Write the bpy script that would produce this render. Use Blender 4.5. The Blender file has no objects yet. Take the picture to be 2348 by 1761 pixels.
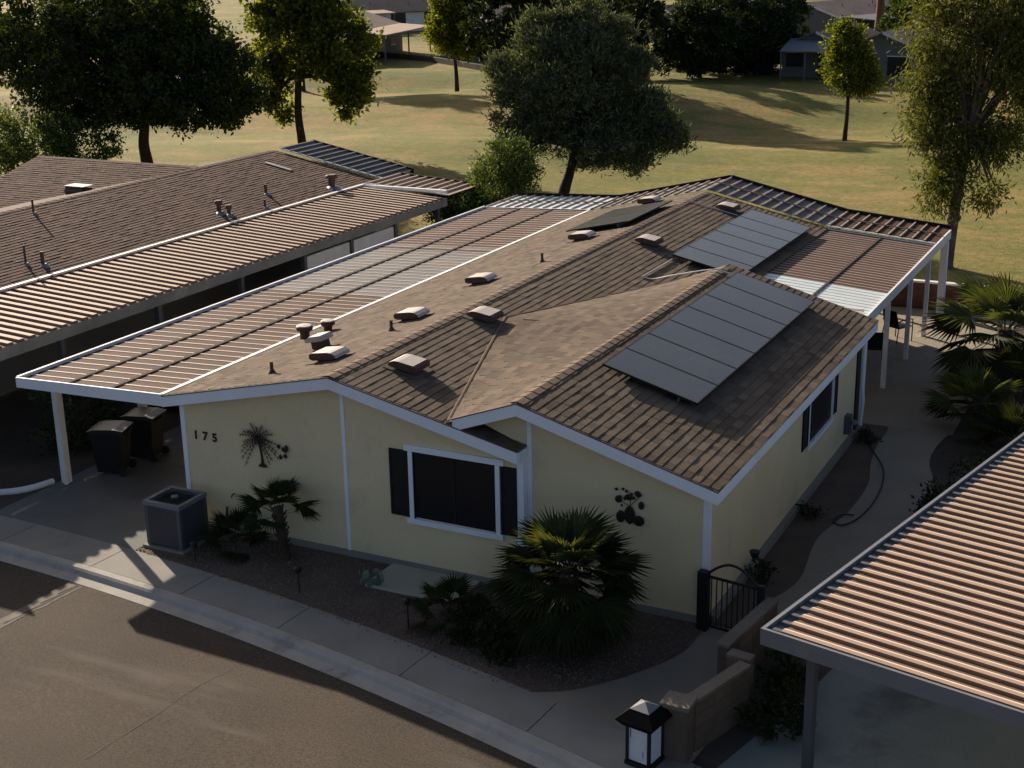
import bpy, math, random
import numpy as np
from mathutils import Vector, Matrix

random.seed(11)
rng = np.random.default_rng(11)
scene = bpy.context.scene
COL = scene.collection
R = math.radians

# ------------------------------------------------------------------ camera
CAM = Vector((6.288, -19.424, 10.716))
def cam_axes(yaw=26.843, pitch=-17.609, roll=-1.012):
    y, p, r = R(yaw), R(pitch), R(roll)
    fwd = Vector((-math.sin(y) * math.cos(p), math.cos(y) * math.cos(p), math.sin(p)))
    right = fwd.cross(Vector((0, 0, 1))).normalized()
    up = right.cross(fwd)
    return right * math.cos(r) + up * math.sin(r), -right * math.sin(r) + up * math.cos(r), fwd
_r, _u, _f = cam_axes()
cd = bpy.data.cameras.new('camera')
cd.sensor_width = 36.0
cd.lens = 36.0 * 3194.06 / 2348.0
cd.clip_end = 3000
cam = bpy.data.objects.new('camera', cd)
COL.objects.link(cam)
cam.matrix_world = Matrix(((_r.x, _u.x, -_f.x, CAM.x), (_r.y, _u.y, -_f.y, CAM.y), (_r.z, _u.z, -_f.z, CAM.z), (0, 0, 0, 1)))
scene.camera = cam

# ------------------------------------------------------------------ sky, sun, exposure
SUN_EL, SUN_AZ = 20.7, 31.5          # shadows run towards +x and -y
TO_SUN = Vector((-math.cos(R(SUN_EL)) * math.cos(R(SUN_AZ)), math.cos(R(SUN_EL)) * math.sin(R(SUN_AZ)), math.sin(R(SUN_EL))))
world = bpy.data.worlds.new('World')
scene.world = world
world.use_nodes = True
wn = world.node_tree
sky = wn.nodes.new('ShaderNodeTexSky')
sky.sky_type = 'NISHITA'
sky.sun_disc = False
sky.sun_elevation = R(SUN_EL)
sky.sun_rotation = math.atan2(TO_SUN.x, TO_SUN.y)
sky.air_density = 0.6
sky.dust_density = 2.2
sky.ozone_density = 0.2
bg = wn.nodes['Background']
wn.links.new(sky.outputs[0], bg.inputs[0])
bg.inputs[1].default_value = 0.07
sd = bpy.data.lights.new('sun', 'SUN')
sd.energy = 5.0
sd.angle = R(0.5)
sd.color = (1.0, 0.86, 0.70)
sun = bpy.data.objects.new('sun', sd)
COL.objects.link(sun)
sun.location = (-60, 40, 40)
sun.rotation_euler = (-TO_SUN).to_track_quat('-Z', 'Y').to_euler()
scene.view_settings.view_transform = 'Standard'
scene.view_settings.look = 'None'
scene.view_settings.exposure = 0.9
scene.view_settings.gamma = 1.0
scene.render.engine = 'CYCLES'
scene.cycles.use_denoising = True
scene.cycles.max_bounces = 6
scene.cycles.diffuse_bounces = 3
scene.cycles.transparent_max_bounces = 8

# ------------------------------------------------------------------ materials
MATS = {}
def _ramp(nt, fac, stops):
    r = nt.nodes.new('ShaderNodeValToRGB')
    while len(r.color_ramp.elements) < len(stops):
        r.color_ramp.elements.new(0.5)
    for e, (p, c) in zip(r.color_ramp.elements, stops):
        e.position = p
        e.color = (*c, 1)
    nt.links.new(fac, r.inputs[0])
    return r.outputs[0]
def _noise(nt, vec, scale, detail=4, rough=.6):
    n = nt.nodes.new('ShaderNodeTexNoise')
    n.inputs['Scale'].default_value = scale
    n.inputs['Detail'].default_value = detail
    n.inputs['Roughness'].default_value = rough
    nt.links.new(vec, n.inputs['Vector'])
    return n.outputs[0]
def _mix(nt, a, b, f, mode='MIX'):
    m = nt.nodes.new('ShaderNodeMix')
    m.data_type = 'RGBA'
    m.blend_type = mode
    for s, v in ((m.inputs[0], f), (m.inputs[6], a), (m.inputs[7], b)):
        if isinstance(v, (int, float)):
            s.default_value = v
        elif isinstance(v, tuple):
            s.default_value = (*v, 1)
        else:
            nt.links.new(v, s)
    return m.outputs[2]
def _math(nt, op, a, b=0.0):
    m = nt.nodes.new('ShaderNodeMath')
    m.operation = op
    for s, v in ((m.inputs[0], a), (m.inputs[1], b)):
        if isinstance(v, (int, float)):
            s.default_value = v
        else:
            nt.links.new(v, s)
    return m.outputs[0]
def mul(c, k):
    return tuple(min(1, x * k) for x in c)
def M(name, col, rough=.8, var=.18, scale=2.0, fine=.12, fscale=45, bump=0.0, bscale=60, metal=0.0, spec=.35, col2=None, piece=0.0, piece_cols=None, stain=None):
    """Procedural surface: broad and fine colour variation, optional bump, optional variation from piece to piece."""
    if name in MATS:
        return MATS[name]
    m = bpy.data.materials.new(name)
    m.use_nodes = True
    nt = m.node_tree
    b = nt.nodes['Principled BSDF']
    b.inputs['Roughness'].default_value = rough
    b.inputs['Metallic'].default_value = metal
    b.inputs['Specular IOR Level'].default_value = spec
    g = nt.nodes.new('ShaderNodeNewGeometry')
    pos = g.outputs['Position']
    n1 = _noise(nt, pos, scale, 5)
    c2 = col2 or mul(col, 1 + var)
    c = _ramp(nt, n1, [(.3, mul(col, 1 - var)), (.7, c2)])
    n2 = _noise(nt, pos, fscale, 3)
    c = _mix(nt, c, _ramp(nt, n2, [(.25, (1 - fine,) * 3), (.75, (1 + fine,) * 3)]), 1.0, 'MULTIPLY')
    if stain:
        sp = pos
        if name == 'asphalt':
            mp = nt.nodes.new('ShaderNodeMapping')
            mp.inputs['Rotation'].default_value = (0, 0, R(10))
            mp.inputs['Scale'].default_value = (.35, 2.2, 1)
            nt.links.new(pos, mp.inputs['Vector'])
            sp = mp.outputs[0]
        n3 = _noise(nt, sp, stain[1], 6, .65)
        c = _mix(nt, c, stain[0], _ramp(nt, n3, [(stain[2], (0, 0, 0)), (stain[2] + .12, (stain[3],) * 3)]))
    if piece:
        oi = nt.nodes.new('ShaderNodeObjectInfo')
        rnd = _math(nt, 'FRACT', _math(nt, 'ADD', g.outputs['Random Per Island'], oi.outputs['Random']))
        pc = piece_cols or [(0, (1 - piece,) * 3), (.5, (1, 1, 1)), (1, (1 + piece,) * 3)]
        c = _mix(nt, c, _ramp(nt, rnd, pc), 1.0, 'MULTIPLY')
    nt.links.new(c, b.inputs['Base Color'])
    if bump:
        n4 = _noise(nt, pos, bscale, 4)
        bp = nt.nodes.new('ShaderNodeBump')
        bp.inputs['Strength'].default_value = bump
        bp.inputs['Distance'].default_value = .02
        nt.links.new(n4, bp.inputs['Height'])
        nt.links.new(bp.outputs[0], b.inputs['Normal'])
    MATS[name] = m
    return m
def leaf_mat(name, dark, light, trans=.35, rough=.7, hue=None):
    m = bpy.data.materials.new(name)
    m.use_nodes = True
    nt = m.node_tree
    b = nt.nodes['Principled BSDF']
    out = nt.nodes['Material Output']
    g = nt.nodes.new('ShaderNodeNewGeometry')
    c = _ramp(nt, g.outputs['Random Per Island'], [(0, dark), (.6, tuple((x + y) / 2 for x, y in zip(dark, light))), (1, light)])
    n = _noise(nt, g.outputs['Position'], .9, 3)
    c = _mix(nt, c, _ramp(nt, n, [(.3, (.7, .75, .7)), (.7, hue or (1.2, 1.12, .9))]), 1.0, 'MULTIPLY')
    nt.links.new(c, b.inputs['Base Color'])
    b.inputs['Roughness'].default_value = rough
    b.inputs['Specular IOR Level'].default_value = .12
    t = nt.nodes.new('ShaderNodeBsdfTranslucent')
    nt.links.new(_mix(nt, c, (1.3, 1.25, .5), 1.0, 'MULTIPLY'), t.inputs[0])
    mx = nt.nodes.new('ShaderNodeMixShader')
    mx.inputs[0].default_value = trans
    nt.links.new(b.outputs[0], mx.inputs[1])
    nt.links.new(t.outputs[0], mx.inputs[2])
    nt.links.new(mx.outputs[0], out.inputs[0])
    MATS[name] = m
    return m

m_wall = M('cream_siding', (.76, .635, .39), .85, .05, .8, .06, 30, .3, 55, stain=((.54, .45, .30), 1.1, .60, .45))
m_white = M('white_trim_paint', (.84, .87, .92), .55, .05, 1.2, .03, 30)
m_whitew = M('weathered_white_paint', (.66, .66, .66), .6, .10, 1.5, .08, 30)
SHP = [(0, (.70, .69, .69)), (.25, (.88, .87, .87)), (.5, (1, 1, 1)), (.75, (1.08, 1.06, 1.04)), (1, (1.3, 1.27, 1.24))]
m_shingle = M('brown_shingle', (.132, .101, .075), .95, .10, 1.2, .25, 130, .3, 150, spec=.1, piece=.3, piece_cols=SHP)
m_deck = M('roof_deck', (.13, .10, .08), .95, .15, 2, .2, 60, spec=.1)
m_ridge = M('ridge_shingle', (.19, .14, .105), .95, .12, 2, .3, 110, .4, 120, spec=.1)
m_shingle2 = M('neighbour_shingle', (.118, .074, .056), .95, .14, 1.0, .25, 120, .3, 150, spec=.1, piece=.3, piece_cols=SHP)
m_tanpan = M('dusty_tan_pan', (.088, .052, .038), .85, .16, .7, .10, 25, .1, 20, spec=.08, piece=.10, stain=((.150, .125, .110), .28, .62, .3))
m_palepan = M('pale_weathered_pan', (.128, .130, .132), .8, .15, .8, .10, 25, .1, 20, spec=.15, piece=.08, stain=((.20, .16, .13), .6, .56, .5))
m_bluepan = M('white_new_pan', (.60, .70, .72), .45, .06, 1, .04, 25, spec=.4)
m_rib = M('bare_rib_edge', (.52, .42, .35), .7, .12, 2, .08, 30, spec=.15)
m_nbrib = M('clean_sunny_rib_bevel', (.70, .56, .46), .7, .08, 2, .05, 30, spec=.15)  # clean bevel, colour lightened for the sun it faces
m_nbtop = M('pale_rib_top', (.50, .385, .300), .7, .08, 2, .05, 30, spec=.15, piece=.06)  # rib top set paler than the troughs
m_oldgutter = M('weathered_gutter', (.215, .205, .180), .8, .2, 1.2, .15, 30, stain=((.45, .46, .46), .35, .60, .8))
m_nbdirtshade = M('dirt_and_shade_trough', (.19, .125, .088), .85, .15, 1.5, .1, 30, spec=.1)  # dirt plus rib shadow, painted dark into troughs and near faces
m_strap = M('rust_strap', (.022, .010, .006), .95, .25, 4, .2, 60)
m_nbpan = M('neighbour_tan_pan', (.38, .275, .205), .7, .10, .8, .06, 25, spec=.15, piece=.06)
m_flash = M('galvanised_flashing', (.80, .80, .78), .4, .06, 2, .04, 30, spec=.5)
m_concrete = M('concrete', (.245, .230, .200), .9, .14, .9, .14, 45, .3, 90, stain=((.16, .15, .135), .7, .6, .6))
m_drive = M('driveway_concrete', (.135, .137, .128), .9, .14, .6, .12, 40, .25, 80, stain=((.09, .09, .085), .5, .56, .8))
m_walk = M('walkway_concrete', (.275, .230, .175), .9, .12, .8, .12, 40, .25, 80, stain=((.17, .16, .15), .8, .6, .5))
m_landing = M('pale_landing_concrete', (.40, .37, .29), .9, .10, .8, .10, 40, .25, 80)
m_joint = M('worn_joint_patch', (.135, .115, .092), .9, .3, 2.5, .3, 30, .4, 60)
m_gutter = M('gutter_concrete', (.36, .335, .295), .9, .14, 1.5, .15, 50, .3, 90, stain=((.16, .15, .14), 1.2, .55, .7))
m_asphalt = M('asphalt', (.066, .050, .036), .92, .25, .30, .50, 28, .7, 60, spec=.2, stain=((.105, .086, .070), .55, .56, .8))
m_crack = M('crack_filler', (.018, .016, .015), .8, .2, 5, .1, 60)
m_gravel = M('gravel_ground', (.135, .098, .075), .97, .22, 1.0, .45, 70, .9, 70, spec=.15)
m_stone = M('gravel_stone', (.150, .112, .088), .9, .25, 3, .2, 40, piece=.30, spec=.2)
m_dirt = M('bare_dirt', (.085, .070, .058), .97, .25, .8, .35, 60, .6, 50, spec=.1)
m_black = M('black_metal', (.012, .012, .013), .5, .1, 4, .1, 40)
m_capblack = M('matt_black_paint', (.010, .009, .009), .95, .2, 6, .1, 40, spec=.05)
m_darkscreen = M('dark_solar_screen', (.010, .010, .013), .35, .1, 3, .05, 60, spec=.35)
m_shutter = M('black_shutter', (.011, .011, .012), .6, .12, 4, .1, 60)
m_grey = M('grey_metal', (.085, .088, .098), .5, .08, 3, .06, 40, spec=.4)
m_lightgrey = M('light_grey_metal', (.17, .175, .19), .45, .08, 3, .06, 40, spec=.45)
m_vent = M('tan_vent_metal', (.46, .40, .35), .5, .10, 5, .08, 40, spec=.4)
m_pipe = M('rusty_pipe_and_hood_shade', (.09, .05, .038), .75, .25, 8, .15, 60)  # pipe brown, also the painted shade on vent hood sides
m_conduit = M('white_conduit', (.72, .70, .66), .45, .05, 3, .04, 30)
m_bark = M('dark_bark', (.050, .036, .028), .95, .3, 3, .35, 30, .8, 25, spec=.1)
m_barkl = M('grey_bark', (.13, .10, .08), .95, .3, 3, .3, 30, .8, 25, spec=.1)
m_palmtrunk = M('palm_trunk', (.07, .05, .038), .95, .3, 5, .4, 40, .9, 35, spec=.1)
m_block = M('tan_block', (.150, .112, .086), .95, .14, 2, .2, 50, .4, 60, piece=.12, spec=.15)
m_cap = M('block_cap', (.200, .165, .130), .95, .14, 2, .2, 50, .4, 60, piece=.10, spec=.15)
m_redwall = M('red_brown_block', (.13, .062, .045), .95, .18, 2, .2, 40, .4, 50, piece=.2, spec=.1)
m_bgwall = M('grey_house_wall', (.15, .145, .14), .9, .08, .6, .06, 20)
m_bgroof = M('distant_roof', (.24, .19, .165), .95, .16, .6, .3, 25, .4, 20, spec=.1)
m_bgroof2 = M('distant_roof_dark', (.15, .125, .11), .95, .16, .6, .3, 25, .4, 20, spec=.1)
m_bluecan = M('blue_grey_canopy', (.15, .18, .20), .7, .08, 1, .05, 20)
m_bin = M('dark_bin_plastic', (.009, .009, .010), .5, .15, 3, .1, 40)
m_lid = M('grey_bin_lid', (.016, .017, .018), .5, .12, 3, .08, 40)
m_lamp = M('white_lamp_panel', (.70, .72, .76), .5, .06, 6, .04, 40)
m_cactus = M('grey_green_cactus', (.13, .16, .12), .8, .2, 6, .1, 50)
m_hose = M('dark_green_hose', (.012, .016, .013), .5, .1, 4, .1, 40)
m_artmetal = M('dark_bronze_art', (.018, .016, .012), .6, .2, 8, .1, 50)

def grass_mat():
    m = bpy.data.materials.new('dry_grass')
    m.use_nodes = True
    nt = m.node_tree
    b = nt.nodes['Principled BSDF']
    b.inputs['Roughness'].default_value = .95
    b.inputs['Specular IOR Level'].default_value = .1
    g = nt.nodes.new('ShaderNodeNewGeometry')
    pos = g.outputs['Position']
    big = _noise(nt, pos, .075, 4, .55)
    mp = nt.nodes.new('ShaderNodeMapping')
    mp.inputs['Rotation'].default_value = (0, 0, R(24))
    mp.inputs['Scale'].default_value = (.10, .55, 1)
    nt.links.new(pos, mp.inputs['Vector'])
    streak = _noise(nt, mp.outputs[0], 1.0, 5, .6)
    patch = _noise(nt, pos, .45, 5, .65)
    fac = _math(nt, 'ADD', _math(nt, 'ADD', _math(nt, 'MULTIPLY', big, .45), _math(nt, 'MULTIPLY', streak, .25)), _math(nt, 'MULTIPLY', patch, .30))
    c = _ramp(nt, fac, [(.36, (.325, .218, .096)), (.44, (.255, .192, .074)), (.50, (.178, .168, .051)), (.60, (.110, .128, .034))])
    fine = _noise(nt, pos, 3.2, 8, .85)
    c = _mix(nt, c, _ramp(nt, fine, [(.32, (.52, .50, .46)), (.68, (1.42, 1.40, 1.34))]), 1.0, 'MULTIPLY')
    nt.links.new(c, b.inputs['Base Color'])
    bp = nt.nodes.new('ShaderNodeBump')
    bp.inputs['Strength'].default_value = .6
    bp.inputs['Distance'].default_value = .06
    nt.links.new(_noise(nt, pos, 14, 4), bp.inputs['Height'])
    nt.links.new(bp.outputs[0], b.inputs['Normal'])
    return m
m_grass = grass_mat()

def panel_mat():
    m = bpy.data.materials.new('solar_glass')
    m.use_nodes = True
    nt = m.node_tree
    b = nt.nodes['Principled BSDF']
    g = nt.nodes.new('ShaderNodeNewGeometry')
    n = _noise(nt, g.outputs['Position'], 1.4, 5)
    c = _ramp(nt, n, [(.3, (.050, .052, .049)), (.7, (.066, .067, .062))])
    nt.links.new(c, b.inputs['Base Color'])
    b.inputs['Roughness'].default_value = .22
    b.inputs['Specular IOR Level'].default_value = .5
    return m
m_solar = panel_mat()

l_ficus = leaf_mat('ficus_leaf', (.020, .034, .012), (.085, .110, .034), .25)
l_bright = leaf_mat('bright_leaf', (.042, .068, .012), (.230, .250, .050), .48)
l_olive = leaf_mat('olive_leaf', (.030, .042, .024), (.210, .235, .150), .22, .7, (1.1, 1.1, 1.0))
l_weep = leaf_mat('weeping_leaf', (.046, .056, .018), (.215, .210, .075), .34, .7, (1.1, 1.15, .8))
l_shrub = leaf_mat('shrub_leaf', (.028, .055, .016), (.160, .210, .070), .32, .5)
l_dark = leaf_mat('dark_hedge_leaf', (.016, .026, .014), (.056, .078, .034), .18)
l_hedge = leaf_mat('clipped_hedge_leaf', (.030, .055, .016), (.085, .120, .035), .25)
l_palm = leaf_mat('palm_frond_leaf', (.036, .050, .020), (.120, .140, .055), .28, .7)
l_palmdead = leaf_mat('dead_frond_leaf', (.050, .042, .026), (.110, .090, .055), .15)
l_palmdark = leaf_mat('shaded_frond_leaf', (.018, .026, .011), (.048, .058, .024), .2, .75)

# ------------------------------------------------------------------ mesh helpers
def worigin(o):
    v = Vector((0, 0, 0))
    while o is not None:
        v = v + o.location
        o = o.parent
    return v
def link(name, mesh, parent=None, mat=None, local=False):
    o = bpy.data.objects.new(name, mesh)
    COL.objects.link(o)
    if mat is not None and not mesh.materials:
        mesh.materials.append(mat)
    if parent is not None:
        o.parent = parent
        if not local:
            o.location = -worigin(parent)
    return o
def tag(o, label=None, cat=None, group=None, kind=None):
    for k, v in (('label', label), ('category', cat), ('group', group), ('kind', kind)):
        if v:
            o[k] = v
    return o
def thing(name, label, cat, loc=(0, 0, 0), group=None, rotz=0.0):
    o = bpy.data.objects.new(name, None)
    COL.objects.link(o)
    o.empty_display_size = .2
    o.location = loc
    o.rotation_euler = (0, 0, rotz)
    return tag(o, label, cat, group)
def copy_tree(o, parent=None):
    c = o.copy()
    COL.objects.link(c)
    if parent is not None:
        c.parent = parent
    for ch in list(o.children):
        copy_tree(ch, c)
    return c

class MB:
    def __init__(self):
        self.v, self.f = [], []
    def add(self, verts, faces):
        k = len(self.v)
        self.v += [tuple(p) for p in verts]
        self.f += [tuple(i + k for i in f) for f in faces]
        return self
    def box(self, x0, y0, z0, x1, y1, z1):
        return self.add([(x0, y0, z0), (x1, y0, z0), (x1, y1, z0), (x0, y1, z0), (x0, y0, z1), (x1, y0, z1), (x1, y1, z1), (x0, y1, z1)],
                        [(0, 3, 2, 1), (4, 5, 6, 7), (0, 1, 5, 4), (1, 2, 6, 5), (2, 3, 7, 6), (3, 0, 4, 7)])
    def cbox(self, c, s, mat3=None):
        hx, hy, hz = s[0] / 2, s[1] / 2, s[2] / 2
        pts = [Vector((a * hx, b * hy, d * hz)) for d in (-1, 1) for a, b in ((-1, -1), (1, -1), (1, 1), (-1, 1))]
        if mat3 is not None:
            pts = [mat3 @ p for p in pts]
        c = Vector(c)
        return self.add([p + c for p in pts], [(0, 3, 2, 1), (4, 5, 6, 7), (0, 1, 5, 4), (1, 2, 6, 5), (2, 3, 7, 6), (3, 0, 4, 7)])
    def poly(self, pts):
        return self.add(pts, [tuple(range(len(pts)))])
    def prism(self, pts, d):
        d = Vector(d)
        n = len(pts)
        a = [Vector(p) for p in pts]
        return self.add(a + [p + d for p in a], [tuple(range(n - 1, -1, -1)), tuple(range(n, 2 * n))] + [(i, (i + 1) % n, n + (i + 1) % n, n + i) for i in range(n)])
    def tube(self, pts, r, n=8, r2=None, caps=True):
        pts = [Vector(p) for p in pts]
        k = len(self.v)
        m = len(pts)
        rr = r if isinstance(r, (list, tuple)) else [r + ((r2 if r2 is not None else r) - r) * i / max(1, m - 1) for i in range(m)]
        ref = None
        for i, p in enumerate(pts):
            t = (pts[min(i + 1, m - 1)] - pts[max(i - 1, 0)]).normalized()
            if ref is None:
                ref = t.orthogonal().normalized()
            ref = (ref - t * ref.dot(t))
            ref = ref.normalized() if ref.length > 1e-6 else t.orthogonal().normalized()
            b = t.cross(ref)
            for j in range(n):
                a = 2 * math.pi * j / n
                self.v.append(tuple(p + (ref * math.cos(a) + b * math.sin(a)) * rr[i]))
        for i in range(m - 1):
            for j in range(n):
                self.f.append((k + i * n + j, k + i * n + (j + 1) % n, k + (i + 1) * n + (j + 1) % n, k + (i + 1) * n + j))
        if caps:
            self.f.append(tuple(k + j for j in range(n - 1, -1, -1)))
            self.f.append(tuple(k + (m - 1) * n + j for j in range(n)))
        return self
    def lathe(self, prof, c=(0, 0, 0), n=16, sx=1.0, sy=1.0):
        k = len(self.v)
        for r, z in prof:
            for j in range(n):
                a = 2 * math.pi * j / n
                self.v.append((c[0] + r * sx * math.cos(a), c[1] + r * sy * math.sin(a), c[2] + z))
        m = len(prof)
        for i in range(m - 1):
            for j in range(n):
                self.f.append((k + i * n + j, k + i * n + (j + 1) % n, k + (i + 1) * n + (j + 1) % n, k + (i + 1) * n + j))
        self.f.append(tuple(k + j for j in range(n - 1, -1, -1)))
        self.f.append(tuple(k + (m - 1) * n + j for j in range(n)))
        return self
    def mesh(self, name, mat=None, smooth=False):
        me = bpy.data.meshes.new(name)
        me.from_pydata(self.v, [], self.f)
        me.update()
        if mat is not None:
            me.materials.append(mat)
        if smooth:
            me.polygons.foreach_set('use_smooth', [True] * len(me.polygons))
        return me
    def build(self, name, mat, parent=None, local=False, smooth=False, bevel=0.0):
        o = link(name, self.mesh(name, mat, smooth), parent, None, local)
        if bevel:
            bv = o.modifiers.new('bevel', 'BEVEL')
            bv.width = bevel
            bv.segments = 2
            bv.limit_method = 'ANGLE'
        return o
def np_mesh(name, V, F, mat, smooth=False):
    """V (n,3), F (m,k) arrays -> mesh, quickly."""
    me = bpy.data.meshes.new(name)
    V = np.asarray(V, np.float32)
    F = np.asarray(F, np.int32)
    me.vertices.add(len(V))
    me.vertices.foreach_set('co', V.ravel())
    k = F.shape[1]
    me.loops.add(F.size)
    me.loops.foreach_set('vertex_index', F.ravel())
    me.polygons.add(len(F))
    me.polygons.foreach_set('loop_start', np.arange(0, F.size, k, dtype=np.int32))
    me.update(calc_edges=True)
    me.validate()
    me.materials.append(mat)
    me.polygons.foreach_set('use_smooth', [smooth] * len(me.polygons))
    return me
def catmull(pts, n=6):
    P = [Vector(p) for p in pts]
    out = []
    for i in range(len(P) - 1):
        a, b, c, d = P[max(i - 1, 0)], P[i], P[i + 1], P[min(i + 2, len(P) - 1)]
        for k in range(n):
            t = k / n
            out.append(.5 * ((2 * b) + (-a + c) * t + (2 * a - 5 * b + 4 * c - d) * t * t + (-a + 3 * b - 3 * c + d) * t ** 3))
    out.append(P[-1])
    return out
def sheet(name, pts, z, mat, kind='structure', parent=None):
    """A flat ground sheet of any outline (triangulated fan-safe through bmesh ngon)."""
    me = bpy.data.meshes.new(name)
    me.from_pydata([(p[0], p[1], z) for p in pts], [], [tuple(range(len(pts)))])
    me.update()
    if me.polygons[0].normal.z < 0:
        me.flip_normals()
    o = link(name, me, parent, mat)
    if kind:
        o['kind'] = kind
    return o
# ------------------------------------------------------------------ ground, road, pavement
_cx = np.array([-13.33, -10.75, -9.41, -7.37, -6.58, -4.88, -3.48, -1.43, -.74])
_cy = np.array([-2.2, -2.39, -2.48, -2.79, -2.98, -3.2, -3.48, -4.06, -4.18])
_pf = np.polyfit(_cx, _cy, 2)
def yc(x):
    lo, hi = -14.5, 2.0
    q = min(max(x, lo), hi)
    s = 2 * _pf[0] * q + _pf[1]
    return float(np.polyval(_pf, q) + s * (x - q))
XS = [-700, -300, -120, -60] + [-40 + i for i in range(71)] + [45, 80, 200, 700]
def strip(name, fa, fb, mat, parent=None, kind='structure', xs=XS):
    """fa, fb: x -> (y, z) of the two borders (or lists of borders in fa)."""
    rows = fa if isinstance(fa, list) else [fa, fb]
    V, F = [], []
    for x in xs:
        for g in rows:
            y, z = g(x)
            V.append((x, y, z))
    n = len(rows)
    for i in range(len(xs) - 1):
        for j in range(n - 1):
            F.append((i * n + j, (i + 1) * n + j, (i + 1) * n + j + 1, i * n + j + 1))
    me = bpy.data.meshes.new(name)
    me.from_pydata(V, [], F)
    me.update()
    if sum(p.normal.z for p in me.polygons) < 0:
        me.flip_normals()
    o = link(name, me, parent, mat)
    if kind:
        o['kind'] = kind
    return o
XSN = [x for x in XS if -300 <= x <= 300]
ground = strip('ground', lambda x: (yc(x) + .12, -.03), lambda x: (24.0, -.03), m_dirt)
def sst(t):
    t = min(1, max(0, t))
    return t * t * (3 - 2 * t)
def zl(x, y):
    """Gentle mounds of the park lawn."""
    k = sst((y - 40) / 14) * (1 - sst((y - 80) / 9))
    return -.02 + .42 * k * (math.sin(.16 * x + .8) + math.sin(.10 * x - .19 * y))
lawn = strip('lawn', [(lambda x, yy=yy: (yy + (.3 * math.sin(x * .3) if yy < 23 else 0), zl(x, yy))) for yy in [22.9, 30, 36, 40] + list(range(43, 92, 3)) + [100, 150, 900]], None, m_grass,
             xs=[-700, -300, -140, -110] + list(range(-90, 31, 3)) + [45, 80, 200, 700])
road = strip('road', [lambda x: (yc(x) - .28, -.12), lambda x: (yc(x) - 4.5, -.07), lambda x: (yc(x) - 8.8, -.12)], None, m_asphalt)
strip('curb_and_gutter', [lambda x: (yc(x) + .16, -.10), lambda x: (yc(x) + .16, .002), lambda x: (yc(x) + .01, .002), lambda x: (yc(x) - .035, -.03), lambda x: (yc(x) - .08, -.095), lambda x: (yc(x) - .31, -.114)], None, m_gutter)
strip('far_verge', [lambda x: (yc(x) - 8.75, -.13), lambda x: (yc(x) - 8.8, .0), lambda x: (-400, 0)], None, m_dirt)
# cracks and the joint that crosses the road
def crack(pts, w, z=-.1):
    mb = MB()
    P = catmull([(x, y, 0) for x, y in pts], 5)
    ring = []
    for i, p in enumerate(P):
        jx = random.uniform(-.012, .012)
        ww = w * random.uniform(.4, 1.2)
        fr = (yc(p.x) - .28 - p.y) / 4.22
        zz = -.12 + .05 * min(1, max(0, fr)) + .004
        ring.append(((p.x + jx - ww / 2, p.y, zz), (p.x + jx + ww / 2, p.y, zz)))
    for a, b in zip(ring, ring[1:]):
        mb.poly([a[0], b[0], b[1], a[1]])
    return mb.build('crack', m_crack, road)
crack([(-10.84, -2.72), (-10.86, -3.2), (-10.90, -3.82), (-10.94, -4.5), (-11.0, -6)], .06)
crack([(-6.43, -3.3), (-6.55, -4.1), (-6.68, -4.73), (-6.70, -5.78), (-6.8, -7)], .016)
crack([(-8.9, -5.6), (-8.2, -5.75), (-7.6, -6.1), (-7.2, -6.6)], .012)
mb = MB()
for i in range(8):
    ya, yb = -2.72 - i * .42, -2.72 - (i + 1) * .42
    mb.poly([(-11.16, ya, -.1155 + .0047 * i), (-11.20, yb, -.1155 + .0047 * (i + 1)), (-11.02, yb, -.1155 + .0047 * (i + 1)), (-10.96, ya, -.1155 + .0047 * i)])
mb.build('concrete_joint_strip', m_joint, road)
# sidewalk slabs
walk = strip('sidewalk', lambda x: (yc(x) + .165, -.02), lambda x: (yc(x) + 1.06, -.02), m_dirt, xs=XSN)
st = [-25.2, -22.8, -20.4, -18.1, -15.8, -13.5, -11.1, -8.86, -6.57, -3.93, -1.46, .95, 3.3, 5.7]
for a, b in zip(st, st[1:]):
    n = 4
    V, F = [], []
    g = .009
    xs = [a + g + (b - a - 2 * g) * i / n for i in range(n + 1)]
    for x in xs:
        y0, y1 = yc(x) + .17, yc(x) + 1.06
        V += [(x, y0, -.08), (x, y0, .0), (x + .06, y1, .0), (x + .06, y1, -.08)]
    for i in range(n):
        for j in range(3):
            F.append((i * 4 + j, (i + 1) * 4 + j, (i + 1) * 4 + j + 1, i * 4 + j + 1))
    F += [(3, 2, 1, 0), (n * 4, n * 4 + 1, n * 4 + 2, n * 4 + 3)]
    me = bpy.data.meshes.new('slab')
    me.from_pydata(V, [], F)
    me.update()
    if me.polygons[1].normal.z < 0:
        me.flip_normals()
    link('slab', me, walk, m_concrete)
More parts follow.
